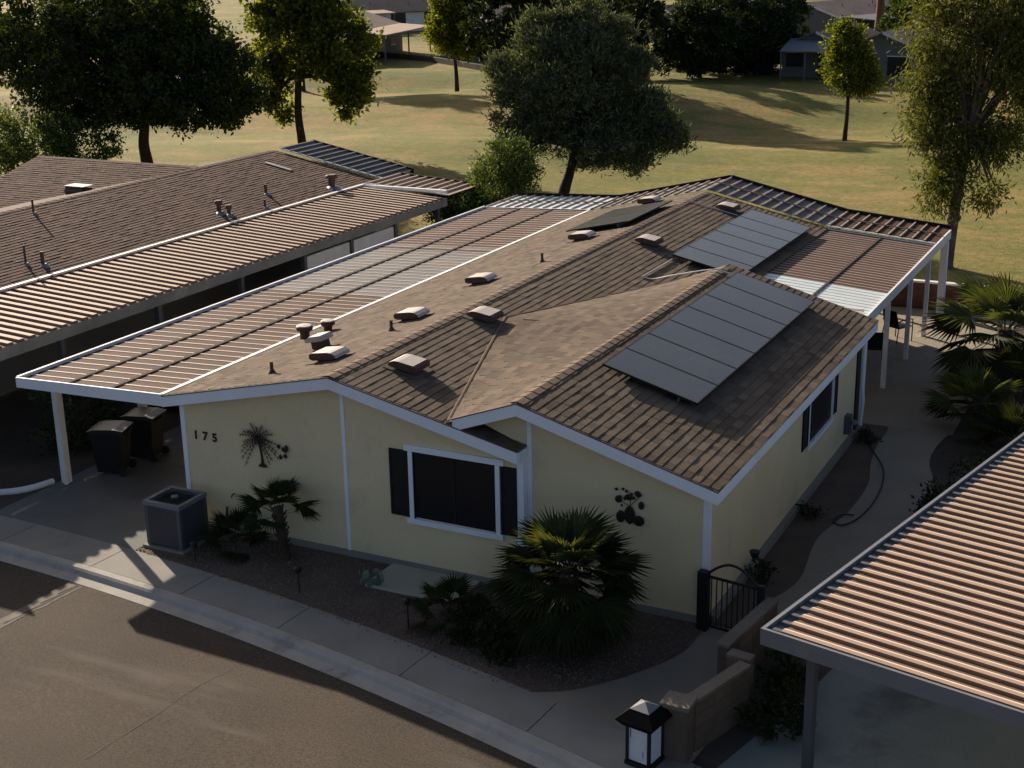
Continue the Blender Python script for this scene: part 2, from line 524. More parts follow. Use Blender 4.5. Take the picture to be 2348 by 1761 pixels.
# driveway under the carport, front apron, planting beds, side path
drive = tag(MB().box(-14.72, 7.9, -.1, -10.73, 22.4, -.012).build('driveway', m_drive), kind='structure')
for (y0, y1) in ((-1.42, 2.6), (2.62, 7.88)):
    MB().box(-14.72, y0, -.1, -10.86 if y0 < 0 else -10.73, y1, -.012).build('slab', m_drive, drive)
apron = sheet('walkway', [(-3.6, -2.45), (-1.4, -3.1), (.9, -3.85), (1.0, -2.2), (.85, .3), (-.18, .4), (-.2, .1)], -.017, m_walk)
bed_edge = [(-10.84, -1.30), (-9.6, -1.42), (-8.73, -1.56), (-7.47, -1.78), (-6.5, -1.98), (-5.53, -2.21), (-4.5, -2.38), (-3.78, -2.50), (-2.98, -2.72), (-2.24, -2.88), (-1.53, -2.61), (-.99, -2.07), (-.51, -1.32), (-.24, -.63), (-.2, .42)]
bed = sheet('planting_bed', [(p.x, p.y) for p in catmull([(x, y, 0) for x, y in bed_edge], 4)] + [(-3.0, .42), (-10.84, .3)], -.008, m_gravel)
side_l = [(.30, .45), (.42, 1.4), (.70, 2.57), (.56, 4.0), (.55, 4.7), (.75, 6.0), (.77, 7.55), (.55, 8.8), (.42, 10.0), (.38, 11.3), (-.2, 12.2)]
side_r = [(1.25, .30), (1.32, 1.6), (1.45, 3.0), (1.55, 4.4), (1.9, 5.8), (2.12, 7.15), (1.94, 8.3), (1.66, 9.4), (1.63, 10.5), (1.74, 11.5), (1.75, 12.4)]
path = sheet('side_path', [(p.x, p.y) for p in catmull([(x, y, 0) for x, y in side_l], 5)] + [(p.x, p.y) for p in reversed(catmull([(x, y, 0) for x, y in side_r], 5))], -.012, m_walk)
patio = tag(MB().box(-3.6, 11.3, -.1, 1.8, 22.3, -.008).build('patio_slab', m_walk), kind='structure')
sidebed = sheet('side_bed', [(-.2, .42), (.3, .42)] + [(p.x - .004, p.y) for p in catmull([(x, y, 0) for x, y in side_l], 5)] + [(-.2, 12.2)], -.016, m_gravel)
# loose gravel in the front bed: real stones, too small to count
def gravel(poly, n, seed):
    r = np.random.default_rng(seed)
    px = np.array([p[0] for p in poly]); py = np.array([p[1] for p in poly])
    P = np.column_stack([r.uniform(px.min(), px.max(), n * 3), r.uniform(py.min(), py.max(), n * 3)])
    ins = np.zeros(len(P), bool)
    j = len(poly) - 1
    for i in range(len(poly)):
        c = ((py[i] > P[:, 1]) != (py[j] > P[:, 1])) & (P[:, 0] < (px[j] - px[i]) * (P[:, 1] - py[i]) / (py[j] - py[i] + 1e-12) + px[i])
        ins ^= c
        j = i
    P = P[ins][:n]
    base = np.array([(1, 0, 0), (0, 1, 0), (-1, 0, 0), (0, -1, 0), (.1, .1, .8)], float)
    fac = np.array([(0, 1, 4), (1, 2, 4), (2, 3, 4), (3, 0, 4)])
    s = r.uniform(.012, .030, len(P))
    a = r.uniform(0, 6.28, len(P))
    B = base[None] * s[:, None, None] * r.uniform(.6, 1.3, (len(P), 5, 1))
    X = B[:, :, 0] * np.cos(a)[:, None] - B[:, :, 1] * np.sin(a)[:, None] + P[:, :1]
    Y = B[:, :, 0] * np.sin(a)[:, None] + B[:, :, 1] * np.cos(a)[:, None] + P[:, 1:]
    Z = B[:, :, 2] - .009
    V = np.stack([X, Y, Z], 2).reshape(-1, 3)
    F = (fac[None] + (np.arange(len(P)) * 5)[:, None, None]).reshape(-1, 3)
    return V, F
V, F = gravel(bed_edge + [(-10.8, .1)], 9000, 3)
gv = link('gravel', np_mesh('gravel', V, F, m_stone))
tag(gv, 'loose brown desert gravel covering the planting bed before the cream house', 'gravel', kind='stuff')

# ------------------------------------------------------------------ shingles
def shingle_mesh(name, w, ln, t, mat):
    a, b = -w / 2, w / 2
    me = bpy.data.meshes.new(name)
    # local x along the eave, y down the slope (lower edge at +), z out of the roof
    me.from_pydata([(a, -ln * .55, .0), (b, -ln * .55, .0), (b, ln * .45, 0), (a, ln * .45, 0), (a, -ln * .55, .0035), (b, -ln * .55, .0035), (b, ln * .45, t), (a, ln * .45, t)], [],
                   [(4, 7, 6, 5), (3, 2, 6, 7), (2, 1, 5, 6), (0, 3, 7, 4)])
    me.update()
    me.materials.append(mat)
    return me
EXPO = .162
def shingle_slots(O, eu, ew, U, W, keep=None, tab=.30, seed=0, frame=None, thick=1.0):
    """Slots on a plane: O top corner, eu along the eave, ew down the slope (unit vectors). Returns (matrix, width, thick) list."""
    r = random.Random(seed)
    en = Vector(eu).cross(Vector(ew)).normalized()
    if en.z < 0:
        en = -en
    out = []
    rows = int(W / EXPO)
    ex = W / rows
    for k in range(rows):
        w = (k + .5) * ex + .012
        u = -r.uniform(0, tab)
        while u < U:
            ww = tab * r.choice((.62, .8, 1.0, 1.0, 1.25))
            a, b = max(u, 0), min(u + ww, U)
            u += ww
            if b - a < .03:
                continue
            p = O + eu * ((a + b) / 2) + ew * w
            if keep is not None and not keep(p):
                continue
            if frame is None:
                X, Y, Z = eu, ew, en
            else:
                p, X, Y, Z = frame(p)
            p = p + Z * (.005 + r.uniform(0, .0015))
            out.append((Matrix(((X.x, Y.x, Z.x, p.x), (X.y, Y.y, Z.y, p.y), (X.z, Y.z, Z.z, p.z), (0, 0, 0, 1))), b - a - .005, r.choice((.012, .013, .0135, .017)) * thick, ww * .99 <= b - a))
    return out
def lay_shingles(slots, roof, mat, n_single=300):
    """The nearest full shingles as objects of their own, the rest as one part of kind stuff."""
    tpl = {}
    order = sorted(range(len(slots)), key=lambda i: (slots[i][0].translation - CAM).length)
    singles = set(order[:n_single])
    V, F = [], []
    off = worigin(roof)
    base_f = np.array([(4, 7, 6, 5), (3, 2, 6, 7), (2, 1, 5, 6), (0, 3, 7, 4)])
    ln = EXPO * 1.28
    k = 0
    for i, (mx, w, t, full) in enumerate(slots):
        if i in singles:
            key = (round(w / .03), t)
            if key not in tpl:
                tpl[key] = shingle_mesh('shingle', key[0] * .03, ln, t, mat)
            o = bpy.data.objects.new('shingle', tpl[key])
            COL.objects.link(o)
            o.parent = roof
            m2 = mx.copy()
            m2.translation = mx.translation - off
            o.matrix_local = m2
        else:
            a = w / 2
            L = np.array([(-a, -ln * .55, 0, 1), (a, -ln * .55, 0, 1), (a, ln * .45, 0, 1), (-a, ln * .45, 0, 1), (-a, -ln * .55, .0035, 1), (a, -ln * .55, .0035, 1), (a, ln * .45, t, 1), (-a, ln * .45, t, 1)])
            V.append(L @ np.array(mx).T[:, :3])
            F.append(base_f + k * 8)
            k += 1
    if V:
        o = link('shingle_courses', np_mesh('shingle_courses', np.concatenate(V), np.concatenate(F), mat), roof)
        o['kind'] = 'stuff'
# ------------------------------------------------------------------ the cream house
XL, XR, XM, XT, XE = -10.97, -7.165, -3.464, -3.465, 0.0
HL, HR, HM, HT, HE = 2.633, 3.472, 2.637, 3.484, 2.50
LB, LT = 20.3, 11.16
YW, YWT = .18, .33                    # front wall planes
XV, HV = -4.788, 3.006
XA, HA, YA = -6.40, 3.300, 5.40
HOUSE_O = (-5.5, 10.0, 0)
house = thing('manufactured_house', 'cream single storey house with brown shingle roof and white fascia in the centre', 'house', HOUSE_O)
sm = (HR - HM) / (XM - XR); sl = (HR - HL) / (XR - XL); stg = (HT - HE) / (XE - XT)
def zmain(x):
    return HR - sl * (XR - x) if x < XR else HR - sm * (x - XR)
def ztag(x):
    return HT - stg * (x - XT)
TH = .10
roof = MB()
roof.prism([(XL, 0.02, HL), (XR, 0.02, HR), (XM, 0.02, HM), (XM, 0.02, HM - TH), (XR, 0.02, HR - TH), (XL, 0.02, HL - TH)], (0, LB - .02, 0))
roof = roof.build('roof', m_deck, house)
mbr = MB()
mbr.prism([(XT, .021, HT), (XE, .021, HE), (XE, .021, HE - TH), (XT, .021, HT - TH)], (0, LT - .021, 0))
mbr.build('side_roof', m_deck, house)
# the saddle between the two ridges
def saddle_line(y):
    t = y / YA if y <= YA else (LT - y) / (LT - YA)
    t = min(1, max(0, t))
    xv = XV + (XA - XV) * t
    return xv, HR - sm * (xv - XR)
def zsad(x, y):
    xv, zv = saddle_line(y)
    k = (XT - x) / (XT - xv)
    return HT + (zv - HT) * k
V, F = [], []
ys = [0.02 + (LT - .02) * i / 40 for i in range(41)]
for y in ys:
    xv, zv = saddle_line(y)
    for j in range(7):
        x = XT + (xv - .05 - XT) * j / 6
        V.append((x, y, zsad(x, y)))
for i in range(40):
    for j in range(6):
        F.append((i * 7 + j, (i + 1) * 7 + j, (i + 1) * 7 + j + 1, i * 7 + j + 1))
nv = len(V)
V += [(x, y, z - .06) for x, y, z in V]
F += [tuple(i + nv for i in reversed(f)) for f in F]
for i in range(40):
    F.append((i * 7 + 6, (i + 1) * 7 + 6, (i + 1) * 7 + 6 + nv, i * 7 + 6 + nv))
for j in range(6):
    F.append((j, j + 1, j + 1 + nv, j + nv)); F.append((280 + j, 280 + j + nv, 280 + j + 1 + nv, 280 + j + 1))
me = bpy.data.meshes.new('roof_saddle')
me.from_pydata(V, [], F); me.update()
saddle = link('roof_saddle', me, house, m_deck)
UY = Vector((0, 1, 0))
dl = Vector((XL - XR, 0, HL - HR)); WL = dl.length; dl.normalize()
dr = Vector((XM - XR, 0, HM - HR)); WR = dr.length; dr.normalize()
dt = Vector((XE - XT, 0, HE - HT)); WT = dt.length; dt.normalize()
slots = []
slots += shingle_slots(Vector((XR, 0, HR)), UY, dl, LB, WL, seed=1)
def keep_main(p):
    if p.y > LT + .1 or p.y < .42:
        return True
    return p.x < saddle_line(p.y)[0] + .12
slots += shingle_slots(Vector((XR, 0, HR)), UY, dr, LB, WR, keep=keep_main, seed=2)
slots += shingle_slots(Vector((XT, 0, HT)), UY, dt, LT, WT, seed=3)
def keep_sad(p):
    return p.x > saddle_line(p.y)[0] - .05
def frame_sad(p):
    e = .02
    z0 = zsad(p.x, p.y)
    tx = Vector((-e, 0, zsad(p.x - e, p.y) - z0)).normalized()
    ty = Vector((0, e, zsad(p.x, p.y + e) - z0)).normalized()
    n = ty.cross(tx)
    n = (n if n.z > 0 else -n).normalized()
    tx = (tx - n * tx.dot(n)).normalized()
    return Vector((p.x, p.y, z0)), n.cross(-tx).normalized() * -1, tx, n
slots += shingle_slots(Vector((XT, 0.02, 0)), UY, Vector((-1, 0, 0)), LT - .04, 2.95, keep=keep_sad, seed=4, frame=frame_sad)
lay_shingles(slots, roof, m_shingle)
def ridge_caps(x, z, y0, y1, sa, sb, parent, mat):
    n = int((y1 - y0) / .30)
    me = None
    for i in range(n):
        if me is None:
            w, L, t = .13, .36, .016
            mb = MB()
            for s, k in ((-1, sa), (1, sb)):
                mb.add([(0, 0, .012), (s * w, 0, .012 - k * w), (s * w, L, -k * w), (0, L, 0), (0, 0, .012 + t), (s * w, 0, .012 + t - k * w), (s * w, L, t - k * w), (0, L, t)],
                       [(4, 5, 6, 7), (0, 1, 5, 4), (1, 2, 6, 5)])
            me = mb.mesh('ridge_cap', mat)
        o = link('ridge_cap', me, parent, None, True)
        o.location = Vector((x, y0 + i * .30, z + .006)) - worigin(parent)
ridge_caps(XR, HR, .0, LB - .08, sl, sm, roof, m_ridge)
ridge_caps(XT, HT, .0, LT - .08, .25, stg, roof, m_ridge)
# valley strip
for a, b in (((XV, .0), (XA, YA)), ((XA, YA), (XV, LT))):
    pts = []
    for i in range(13):
        t = i / 12
        x, y = a[0] + (b[0] - a[0]) * t, a[1] + (b[1] - a[1]) * t
        pts.append((x, y, HR - sm * (x - XR) + .012))
    MB().tube(pts, .035, 6).build('valley_strip', m_ridge, roof)
# walls
def wall(name, pts, d, parent=house, mat=m_wall):
    return MB().prism(pts, d).build(name, mat, parent)
WX0, WX1, WX2 = -10.71, -3.46, -.22
EB = .11
wall('front_wall', [(WX0, YW, .12), (WX1, YW, .12), (WX1, YW, zmain(WX1) - EB), (XR, YW, HR - EB), (WX0, YW, zmain(WX0) - EB)], (0, .12, 0))
wall('side_front_wall', [(WX1 + .002, YWT, .12), (WX2, YWT, .12), (WX2, YWT, ztag(WX2) - EB), (XT, YWT, HT - EB), (XV + .25, YWT, HV + .0), (WX1 + .002, YWT, zmain(WX1) - .02)], (0, .12, 0))
wall('left_wall', [(WX0 + .001, YW + .12, .12), (WX0 + .001, LB - .2, .12), (WX0 + .001, LB - .2, zmain(WX0) - EB), (WX0 + .001, YW + .12, zmain(WX0) - EB)], (.12, 0, 0))
wall('right_wall', [(WX2 - .001, YWT + .12, .12), (WX2 - .001, 10.92, .12), (WX2 - .001, 10.92, ztag(WX2) - EB), (WX2 - .001, YWT + .12, ztag(WX2) - EB)], (-.12, 0, 0))
wall('rear_wall', [(WX0, LB - .2, .12), (XM - .25, LB - .2, .12), (XM - .25, LB - .2, zmain(XM - .25) - EB), (XR, LB - .2, HR - EB), (WX0, LB - .2, zmain(WX0) - EB)], (0, .1, 0))
wall('patio_wall', [(XM - .25, 10.9, .0), (XM - .25, LB - .2, .0), (XM - .25, LB - .2, HM - .1), (XM - .25, 10.9, HM - .1)], (-.1, 0, 0))
wall('side_rear_wall', [(XM - .25, 10.8, .12), (WX2 - .13, 10.8, .12), (WX2 - .13, 10.8, ztag(WX2 - .13) - EB), (XM - .25, 10.8, HT - .3)], (0, .1, 0))
# skirting
sk = m_concrete
MB().box(WX0 - .02, YW - .02, -.05, WX1 - .0, YW + .1, .118).build('skirting', sk, house)
MB().box(WX1 + .003, YWT - .02, -.05, WX2 + .02, YWT + .1, .118).build('skirting', sk, house)
MB().box(WX2 - .1, YWT + .11, -.05, WX2 + .10, 10.92, .118).build('skirting', sk, house)
MB().box(WX0 - .021, YW + .11, -.05, WX0 + .1, LB - .2, .118).build('skirting', sk, house)
# fascia boards
FH = .205
def rake(name, x0, z0, x1, z1, y=0.0, th=.035, drop=.012):
    return MB().prism([(x0, y - th, z0 - drop), (x1, y - th, z1 - drop), (x1, y - th, z1 - drop - FH), (x0, y - th, z0 - drop - FH)], (0, th, 0)).build(name, m_white, house)
rake('fascia', XL, HL, XR, HR)
rake('fascia', XR + .002, HR, XM, HM)
rake('fascia', XV + .12, ztag(XT) - (ztag(XT) - HV) * (XT - XV - .12) / (XT - XV), XT, HT, y=-.004)
rake('fascia', XT + .002, HT, XE + .03, HE - stg * .03)
MB().box(XE, .004, HE - FH - .02, XE + .032, LT, HE - .012).build('fascia', m_white, house)
MB().box(XM + .001, .002, HM - FH - .02, XM + .03, .30, HM - .02).build('fascia_return', m_white, house)
# thin dark drip edge above the boards
def drip(x0, z0, x1, z1, y=-.042):
    MB().prism([(x0, y, z0 - .012), (x1, y, z1 - .012), (x1, y, z1 + .010), (x0, y, z0 + .010)], (0, .06, 0)).build('drip_edge', m_deck, house)
drip(XL, HL, XR, HR); drip(XR, HR, XM, HM); drip(XV, HV, XT, HT, -.046); drip(XT, HT, XE + .04, HE - .01)
MB().box(XE + .001, .02, HE - .012, XE + .045, LT, HE + .008).build('drip_edge', m_deck, house)
# corner and seam trim
def trim(x0, x1, y0, y1, z0, z1):
    MB().box(x0, y0, z0, x1, y1, z1).build('corner_trim', m_white, house)
trim(WX0 - .015, WX0 + .085, YW - .018, YW, .12, zmain(WX0) - .12)
trim(-7.06, -6.99, YW - .018, YW, .12, HR - .14)
trim(WX1 - .10, WX1, YW - .018, YW, .12, zmain(WX1) - .13)
trim(WX1 + .001, WX1 + .02, YW - .018, YWT - .001, .12, zmain(WX1) - .14)
trim(WX1 + .021, WX1 + .105, YWT - .018, YWT, .12, HT - .34)
trim(WX2 - .09, WX2 + .018, YWT - .018, YWT, .12, ztag(WX2) - .13)
trim(WX2, WX2 + .018, YWT + .001, YWT + .09, .12, ztag(WX2) - .14)
# front window with shutters
def window(parent, x0, x1, z0, z1, y, fw=.11):
    """A window on a wall facing -y."""
    w = thing_part = MB().box(x0 + .02, y - .012, z0 + .02, x1 - .02, y - .002, z1 - .02).build('window', m_darkscreen, parent)
    f = MB().box(x0 - .16, y - .05, z1, x1 + .16, y, z1 + fw).build('header_trim', m_white, w)
    MB().box(x0 - .14, y - .055, z0 - fw + .01, x1 + .14, y, z0).build('sill', m_white, w)
    MB().box(x0 - .085, y - .045, z0 + .001, x0, y, z1 - .001).build('side_trim', m_white, w)
    MB().box(x1, y - .045, z0 + .001, x1 + .085, y, z1 - .001).build('side_trim', m_white, w)
    MB().box((x0 + x1) / 2 - .018, y - .022, z0 + .03, (x0 + x1) / 2 + .018, y - .0125, z1 - .03).build('mullion', m_shutter, w)
    for a in (x0, x1 - .02):
        MB().box(a + .001, y - .03, z0 + .001, a + .019, y - .001, z1 - .001).build('screen_frame', m_shutter, w)
    return w
window(house, -5.60, -3.97, 1.0, 2.27, YW)
def shutter(parent, x0, x1, z0, z1, y):
    s = MB().box(x0, y - .02, z0, x1, y - .001, z1).build('shutter', m_shutter, parent)
    for a, b in ((x0, x0 + .035), (x1 - .035, x1)):
        MB().box(a, y - .032, z0, b, y - .0205, z1).build('stile', m_shutter, s)
    zm = (z0 + z1) / 2
    for a, b in ((z0, z0 + .05), (zm - .03, zm + .03), (z1 - .05, z1)):
        MB().box(x0 + .0355, y - .032, a, x1 - .0355, y - .0205, b).build('rail', m_shutter, s)
shutter(house, -6.08, -5.705, 1.01, 2.26, YW)
shutter(house, -3.87, -3.575, 1.01, 2.26, YW)
# side window on the right wall, with one shutter each side
def side_window(x, y0, y1, z0, z1):
    w = MB().box(x + .002, y0 + .02, z0 + .02, x + .012, y1 - .02, z1 - .02).build('window', m_darkscreen, house)
    for a, b in ((y0 - .05, y0), (y1, y1 + .05)):
        MB().box(x, a, z0, x + .045, b, z1).build('side_trim', m_white, w)
    MB().box(x, y0 - .08, z0 - .09, x + .055, y1 + .08, z0 - .001).build('sill', m_white, w)
    MB().box(x, y0 - .08, z1 + .001, x + .05, y1 + .08, z1 + .09).build('header_trim', m_white, w)
    for a, b in ((y0 - .44, y0 - .055), (y1 + .055, y1 + .42)):
        s = MB().box(x + .001, a, z0 + .01, x + .022, b, z1).build('shutter', m_shutter, house)
        MB().box(x + .0155, a, z0 + .01, x + .034, a + .04, z1).build('stile', m_shutter, s)
        MB().box(x + .0225, b - .04, z0 + .01, x + .034, b, z1).build('stile', m_shutter, s)
side_window(WX2, 6.34, 8.16, 1.10, 2.08)
# service corner at the end of the right wall: dark door recess, white downspout, meter box
MB().box(WX2 - .14, 10.93, .05, WX2 - .02, 11.05, 2.25).build('corner_post', m_white, house)
MB().box(WX2 + .002, 10.35, .13, WX2 + .03, 10.70, 2.15).build('door_recess_shade', m_black, house)  # flat black sheet painting the shade of the door recess
MB().tube([(WX2 + .06, 10.80, 2.25), (WX2 + .06, 10.80, 1.0), (WX2 + .09, 10.82, .7), (WX2 + .06, 10.80, .1)], .045, 8).build('downspout', m_white, house)
mbx = MB().box(WX2, 9.45, .32, WX2 + .13, 9.68, .74).build('meter_box', m_grey, house, bevel=.01)
MB().lathe([(.075, 0), (.075, .05), (.05, .07)], (WX2 + .20, 9.565, .55), 12).build('meter_dial', m_lightgrey, mbx)
# a hose bib on the front wall
MB().tube([(-9.59, YW, .80), (-9.59, YW - .08, .80), (-9.59, YW - .10, .75)], .014, 6).build('hose_bib', m_pipe, house)
# house number
def text_mesh(ch, size, depth):
    cu = bpy.data.curves.new('digit', 'FONT')
    cu.body = ch
    cu.size = size
    cu.extrude = depth
    cu.offset = .006
    cu.align_x = 'CENTER'
    t = bpy.data.objects.new('digit', cu)
    COL.objects.link(t)
    bpy.context.view_layer.update()
    me = bpy.data.meshes.new_from_object(t.evaluated_get(bpy.context.evaluated_depsgraph_get()))
    bpy.data.objects.remove(t)
    return me
for ch, x, z in (('1', -10.39, 1.80), ('7', -10.17, 1.80), ('5', -9.945, 1.80)):
    me = text_mesh(ch, .235, .006)
    me.materials.clear()
    me.materials.append(m_black)
    o = link('house_number_digit', me, house, None, True)
    o.rotation_euler = (R(90), 0, 0)
    o.location = Vector((x, YW - .012, z)) - Vector(HOUSE_O)
    o['label'] = 'black metal digit ' + ch
# ------------------------------------------------------------------ roof vents, pipes, conduit (parts of the house)
def slope_frame(x, y, side):
    """Point on the roof with axes: s down the slope, t along y, n out."""
    if side == 'L':
        s, z = dl, zmain(x)
    elif side == 'R':
        s, z = dr, zmain(x)
    else:
        s, z = dt, ztag(x)
    t = Vector((0, 1, 0))
    n = s.cross(t) if s.cross(t).z > 0 else t.cross(s)
    if s.cross(t).z < 0:
        t = -t
    return Matrix(((s.x, t.x, n.x, x), (s.y, t.y, n.y, y), (s.z, t.z, n.z, z), (0, 0, 0, 1)))
def place(o, parent, mx):
    o.parent = parent
    m = mx.copy()
    m.translation = mx.translation - worigin(parent)
    o.matrix_local = m
    return o
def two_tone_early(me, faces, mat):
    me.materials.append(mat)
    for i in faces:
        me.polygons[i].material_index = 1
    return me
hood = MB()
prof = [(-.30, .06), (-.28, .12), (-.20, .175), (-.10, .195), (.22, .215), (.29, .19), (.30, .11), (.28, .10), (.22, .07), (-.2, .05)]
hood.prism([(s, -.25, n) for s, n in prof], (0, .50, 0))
me_hood = two_tone_early(hood.mesh('vent_hood', m_vent), (0, 1, 6, 7, 8), m_pipe)  # hood ends and lower lip coloured dark to paint in their shade
me_flange = MB().box(-.36, -.32, .018, .36, .32, .03).mesh('roof_vent', m_deck)
me_throat = MB().box(-.16, -.19, .031, .17, .19, .068).mesh('vent_throat', m_black)
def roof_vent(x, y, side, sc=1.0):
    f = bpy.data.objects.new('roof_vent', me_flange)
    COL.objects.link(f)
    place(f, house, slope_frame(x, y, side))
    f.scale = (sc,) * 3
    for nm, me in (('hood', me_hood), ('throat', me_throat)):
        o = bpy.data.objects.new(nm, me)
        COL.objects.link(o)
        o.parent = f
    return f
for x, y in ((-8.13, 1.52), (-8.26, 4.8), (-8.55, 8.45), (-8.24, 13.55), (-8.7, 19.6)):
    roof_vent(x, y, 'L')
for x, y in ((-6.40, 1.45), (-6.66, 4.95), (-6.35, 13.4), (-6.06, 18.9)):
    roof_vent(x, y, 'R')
def stack(x, y, r, h, side='L'):
    z = zmain(x)
    o = MB().tube([(x, y, z - .02), (x, y, z + h)], r, 12).build('vent_pipe', m_pipe, house, smooth=False)
    MB().lathe([(r * 3.2, 0), (r * 2.6, .02), (r * 1.6, .07), (r * 1.15, .10)], (x, y, z - .01), 14).build('pipe_boot', m_pipe, o)
for x, y in ((-9.02, .86), (-8.12, 3.7), (-7.93, 10.4)):
    stack(x, y, .033, .24)
def mushroom(x, y, r, h):
    z = zmain(x)
    o = MB().lathe([(r * .62, 0), (r * .62, h * .8), (r * .7, h)], (x, y, z - .04), 16).build('flue_stack', m_pipe, house)
    MB().lathe([(r * .75, 0), (r * 1.05, .03), (r * 1.05, .10), (r * 1.0, .105)], (x, y, z - .04 + h), 18).build('flue_cap', m_pipe, o)
    MB().lathe([(r * 1.0, .106), (r * .9, .125), (.02, .135)], (x, y, z - .04 + h), 18).build('flue_lid', m_vent, o)
mushroom(-10.55, 4.12, .17, .22)
mushroom(-10.36, 4.72, .15, .16)
mx = slope_frame(-9.25, 2.85, 'L')
o = MB().box(-.13, -.14, .0, .13, .14, .17).mesh('box_vent', m_pipe)
bv = bpy.data.objects.new('box_vent', o)
COL.objects.link(bv)
place(bv, house, mx)
o = bpy.data.objects.new('box_vent_cap', MB().prism([(-.20, -.20, .171), (.22, -.20, .171), (.22, -.20, .23), (.12, -.20, .28), (-.16, -.20, .28), (-.20, -.20, .24)], (0, .40, 0)).mesh('box_vent_cap', m_vent))
COL.objects.link(o)
o.parent = bv
def on_main(x, y, h=.05):
    return (x, y, zmain(x) + h)
MB().tube(catmull([on_main(-5.43, 12.66), on_main(-5.43, 10.85), on_main(-5.42, 10.66), on_main(-5.2, 10.70), (-4.6, 10.50, 3.27), (-3.9, 10.32, 3.47), (-3.5, 10.24, 3.56), (-3.38, 10.28, 3.52), (-3.1, 10.42, ztag(-3.1) + .05)], 4), .016, 6).build('conduit', m_conduit, house)
MB().tube([on_main(-7.95, 18.62), (-7.20, 18.56, HR + .07), on_main(-7.05, 18.56), on_main(-5.62, 18.55)], .014, 6).build('conduit', m_conduit, house)
# ------------------------------------------------------------------ solar arrays
def solar_array(label, x0, y0, n, side, pw, pl, gap=.02, hgt=.15):
    mx = slope_frame(x0, y0, side)
    root = thing('solar_array', label, 'solar panels', tuple(mx.translation), 'solar arrays on the brown roof')
    root.rotation_euler = mx.to_euler()
    sgn = 1 if mx.col[1].y > 0 else -1
    gl = MB().box(.012, .012, hgt, pl - .012, pw - .012, hgt + .006).mesh('solar_panel', m_solar)
    fr = MB()
    for a in ((0, 0, pl, .02), (0, pw - .02, pl, pw), (0, .0201, .02, pw - .0201), (pl - .02, .0201, pl, pw - .0201)):
        fr.box(a[0], a[1], hgt - .032, a[2], a[3], hgt + .008)
    fr = fr.mesh('panel_frame', m_black)
    bk = MB().box(.021, .021, hgt - .012, pl - .021, pw - .021, hgt - .001).mesh('backsheet', m_black)
    for i in range(n):
        y = i * (pw + gap)
        yy = y if sgn > 0 else -y - pw
        o = link('solar_panel', gl, root, None, True)
        o.location = (0, yy, 0)
        for nm, me in (('panel_frame', fr), ('backsheet', bk)):
            c = bpy.data.objects.new(nm, me)
            COL.objects.link(c)
            c.parent = o
    L = n * (pw + gap)
    for s in (.35, pl - .35):
        ya, yb = (0, L) if sgn > 0 else (-L, 0)
        r = MB().box(s - .02, ya, .04, s + .02, yb, hgt - .034).build('mounting_rail', m_grey, root, local=True)
        for k in range(0, n, 2):
            yk = (k + .5) * (pw + gap) * sgn
            MB().box(s - .03, yk - .03, .0, s + .03, yk + .03, .039).build('mounting_foot', m_grey, r, local=True)
    return root
ca = math.cos(math.atan(stg)); cm = math.cos(math.atan(sm)); cl = math.cos(math.atan(sl))
solar_array('row of seven dark solar panels on the right roof slope nearest the street', XT + .425 * ca, 2.54, 7, 'T', 1.098, 1.871)
solar_array('row of six pale reflecting solar panels on the rear right roof slope', XR + 1.721 * cm, 12.74, 6, 'R', 1.068, 1.825)
solar_array('short row of solar panels on the left roof slope, seen nearly edge on', XR - .22, 14.72, 3, 'L', 1.10, 1.88, hgt=.16)
# ------------------------------------------------------------------ covers with metal pans
def two_tone(me, faces, mat):
    me.materials.append(mat)
    for i in faces:
        me.polygons[i].material_index = 1
    return me
def pan_template(length, width, rib_w, rib_h, mat, style, topmat=None):
    """Pan running along +x, period along +y."""
    mb = MB()
    if style == 'seam':
        pr = [(0, 0), (0, rib_h), (rib_w, rib_h), (rib_w, .004), (width - .002, .004), (width - .002, 0)]
    else:
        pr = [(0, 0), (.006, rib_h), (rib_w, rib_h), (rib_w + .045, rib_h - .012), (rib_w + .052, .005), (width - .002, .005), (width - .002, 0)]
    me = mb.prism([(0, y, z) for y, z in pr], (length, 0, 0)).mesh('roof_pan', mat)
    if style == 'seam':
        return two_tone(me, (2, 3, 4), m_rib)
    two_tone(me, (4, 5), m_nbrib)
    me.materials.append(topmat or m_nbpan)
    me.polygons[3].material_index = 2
    return me
# left carport
carport = thing('carport', 'long flat carport with ribbed dusty metal roof along the left of the cream house', 'carport', (-12.8, 10, 0))
PW = .33
cl_len = math.hypot(-14.66 + 10.99, .15)
tilt = math.atan2(.15, 3.67)
pans = {}
for nm, mt in (('tan', m_tanpan), ('pale', m_palepan)):
    pans[nm] = pan_template(cl_len - .02, PW, .045, .013, mt, 'seam')
i = 0
y = .02
while y < 20.2:
    pale = random.random() < sst((y - 7.6) / 3.0) * (1 - sst((y - 12.2) / 4.0))
    o = link('roof_pan', pans['pale' if pale else 'tan'], carport, None, True)
    o.rotation_euler = (0, -tilt, R(0))
    o.location = Vector((-14.655, y, 2.483)) - Vector((-12.8, 10, 0))
    y += PW
    i += 1
for x in (-13.42, -12.28):
    z = 2.483 + (x + 14.655) * math.tan(tilt) + .0225
    MB().box(x - .042, .03, z, x + .042, 20.25, z + .012).build('strap', m_strap, carport)
MB().prism([(-14.71, -.035, 2.54), (-10.97, -.035, 2.69 - .02), (-10.97, -.035, 2.43), (-14.71, -.035, 2.33)], (0, .04, 0)).build('fascia', m_white, carport)
MB().box(-14.73, .006, 2.34, -14.665, 20.3, 2.552).build('edge_gutter', m_whitew, carport)
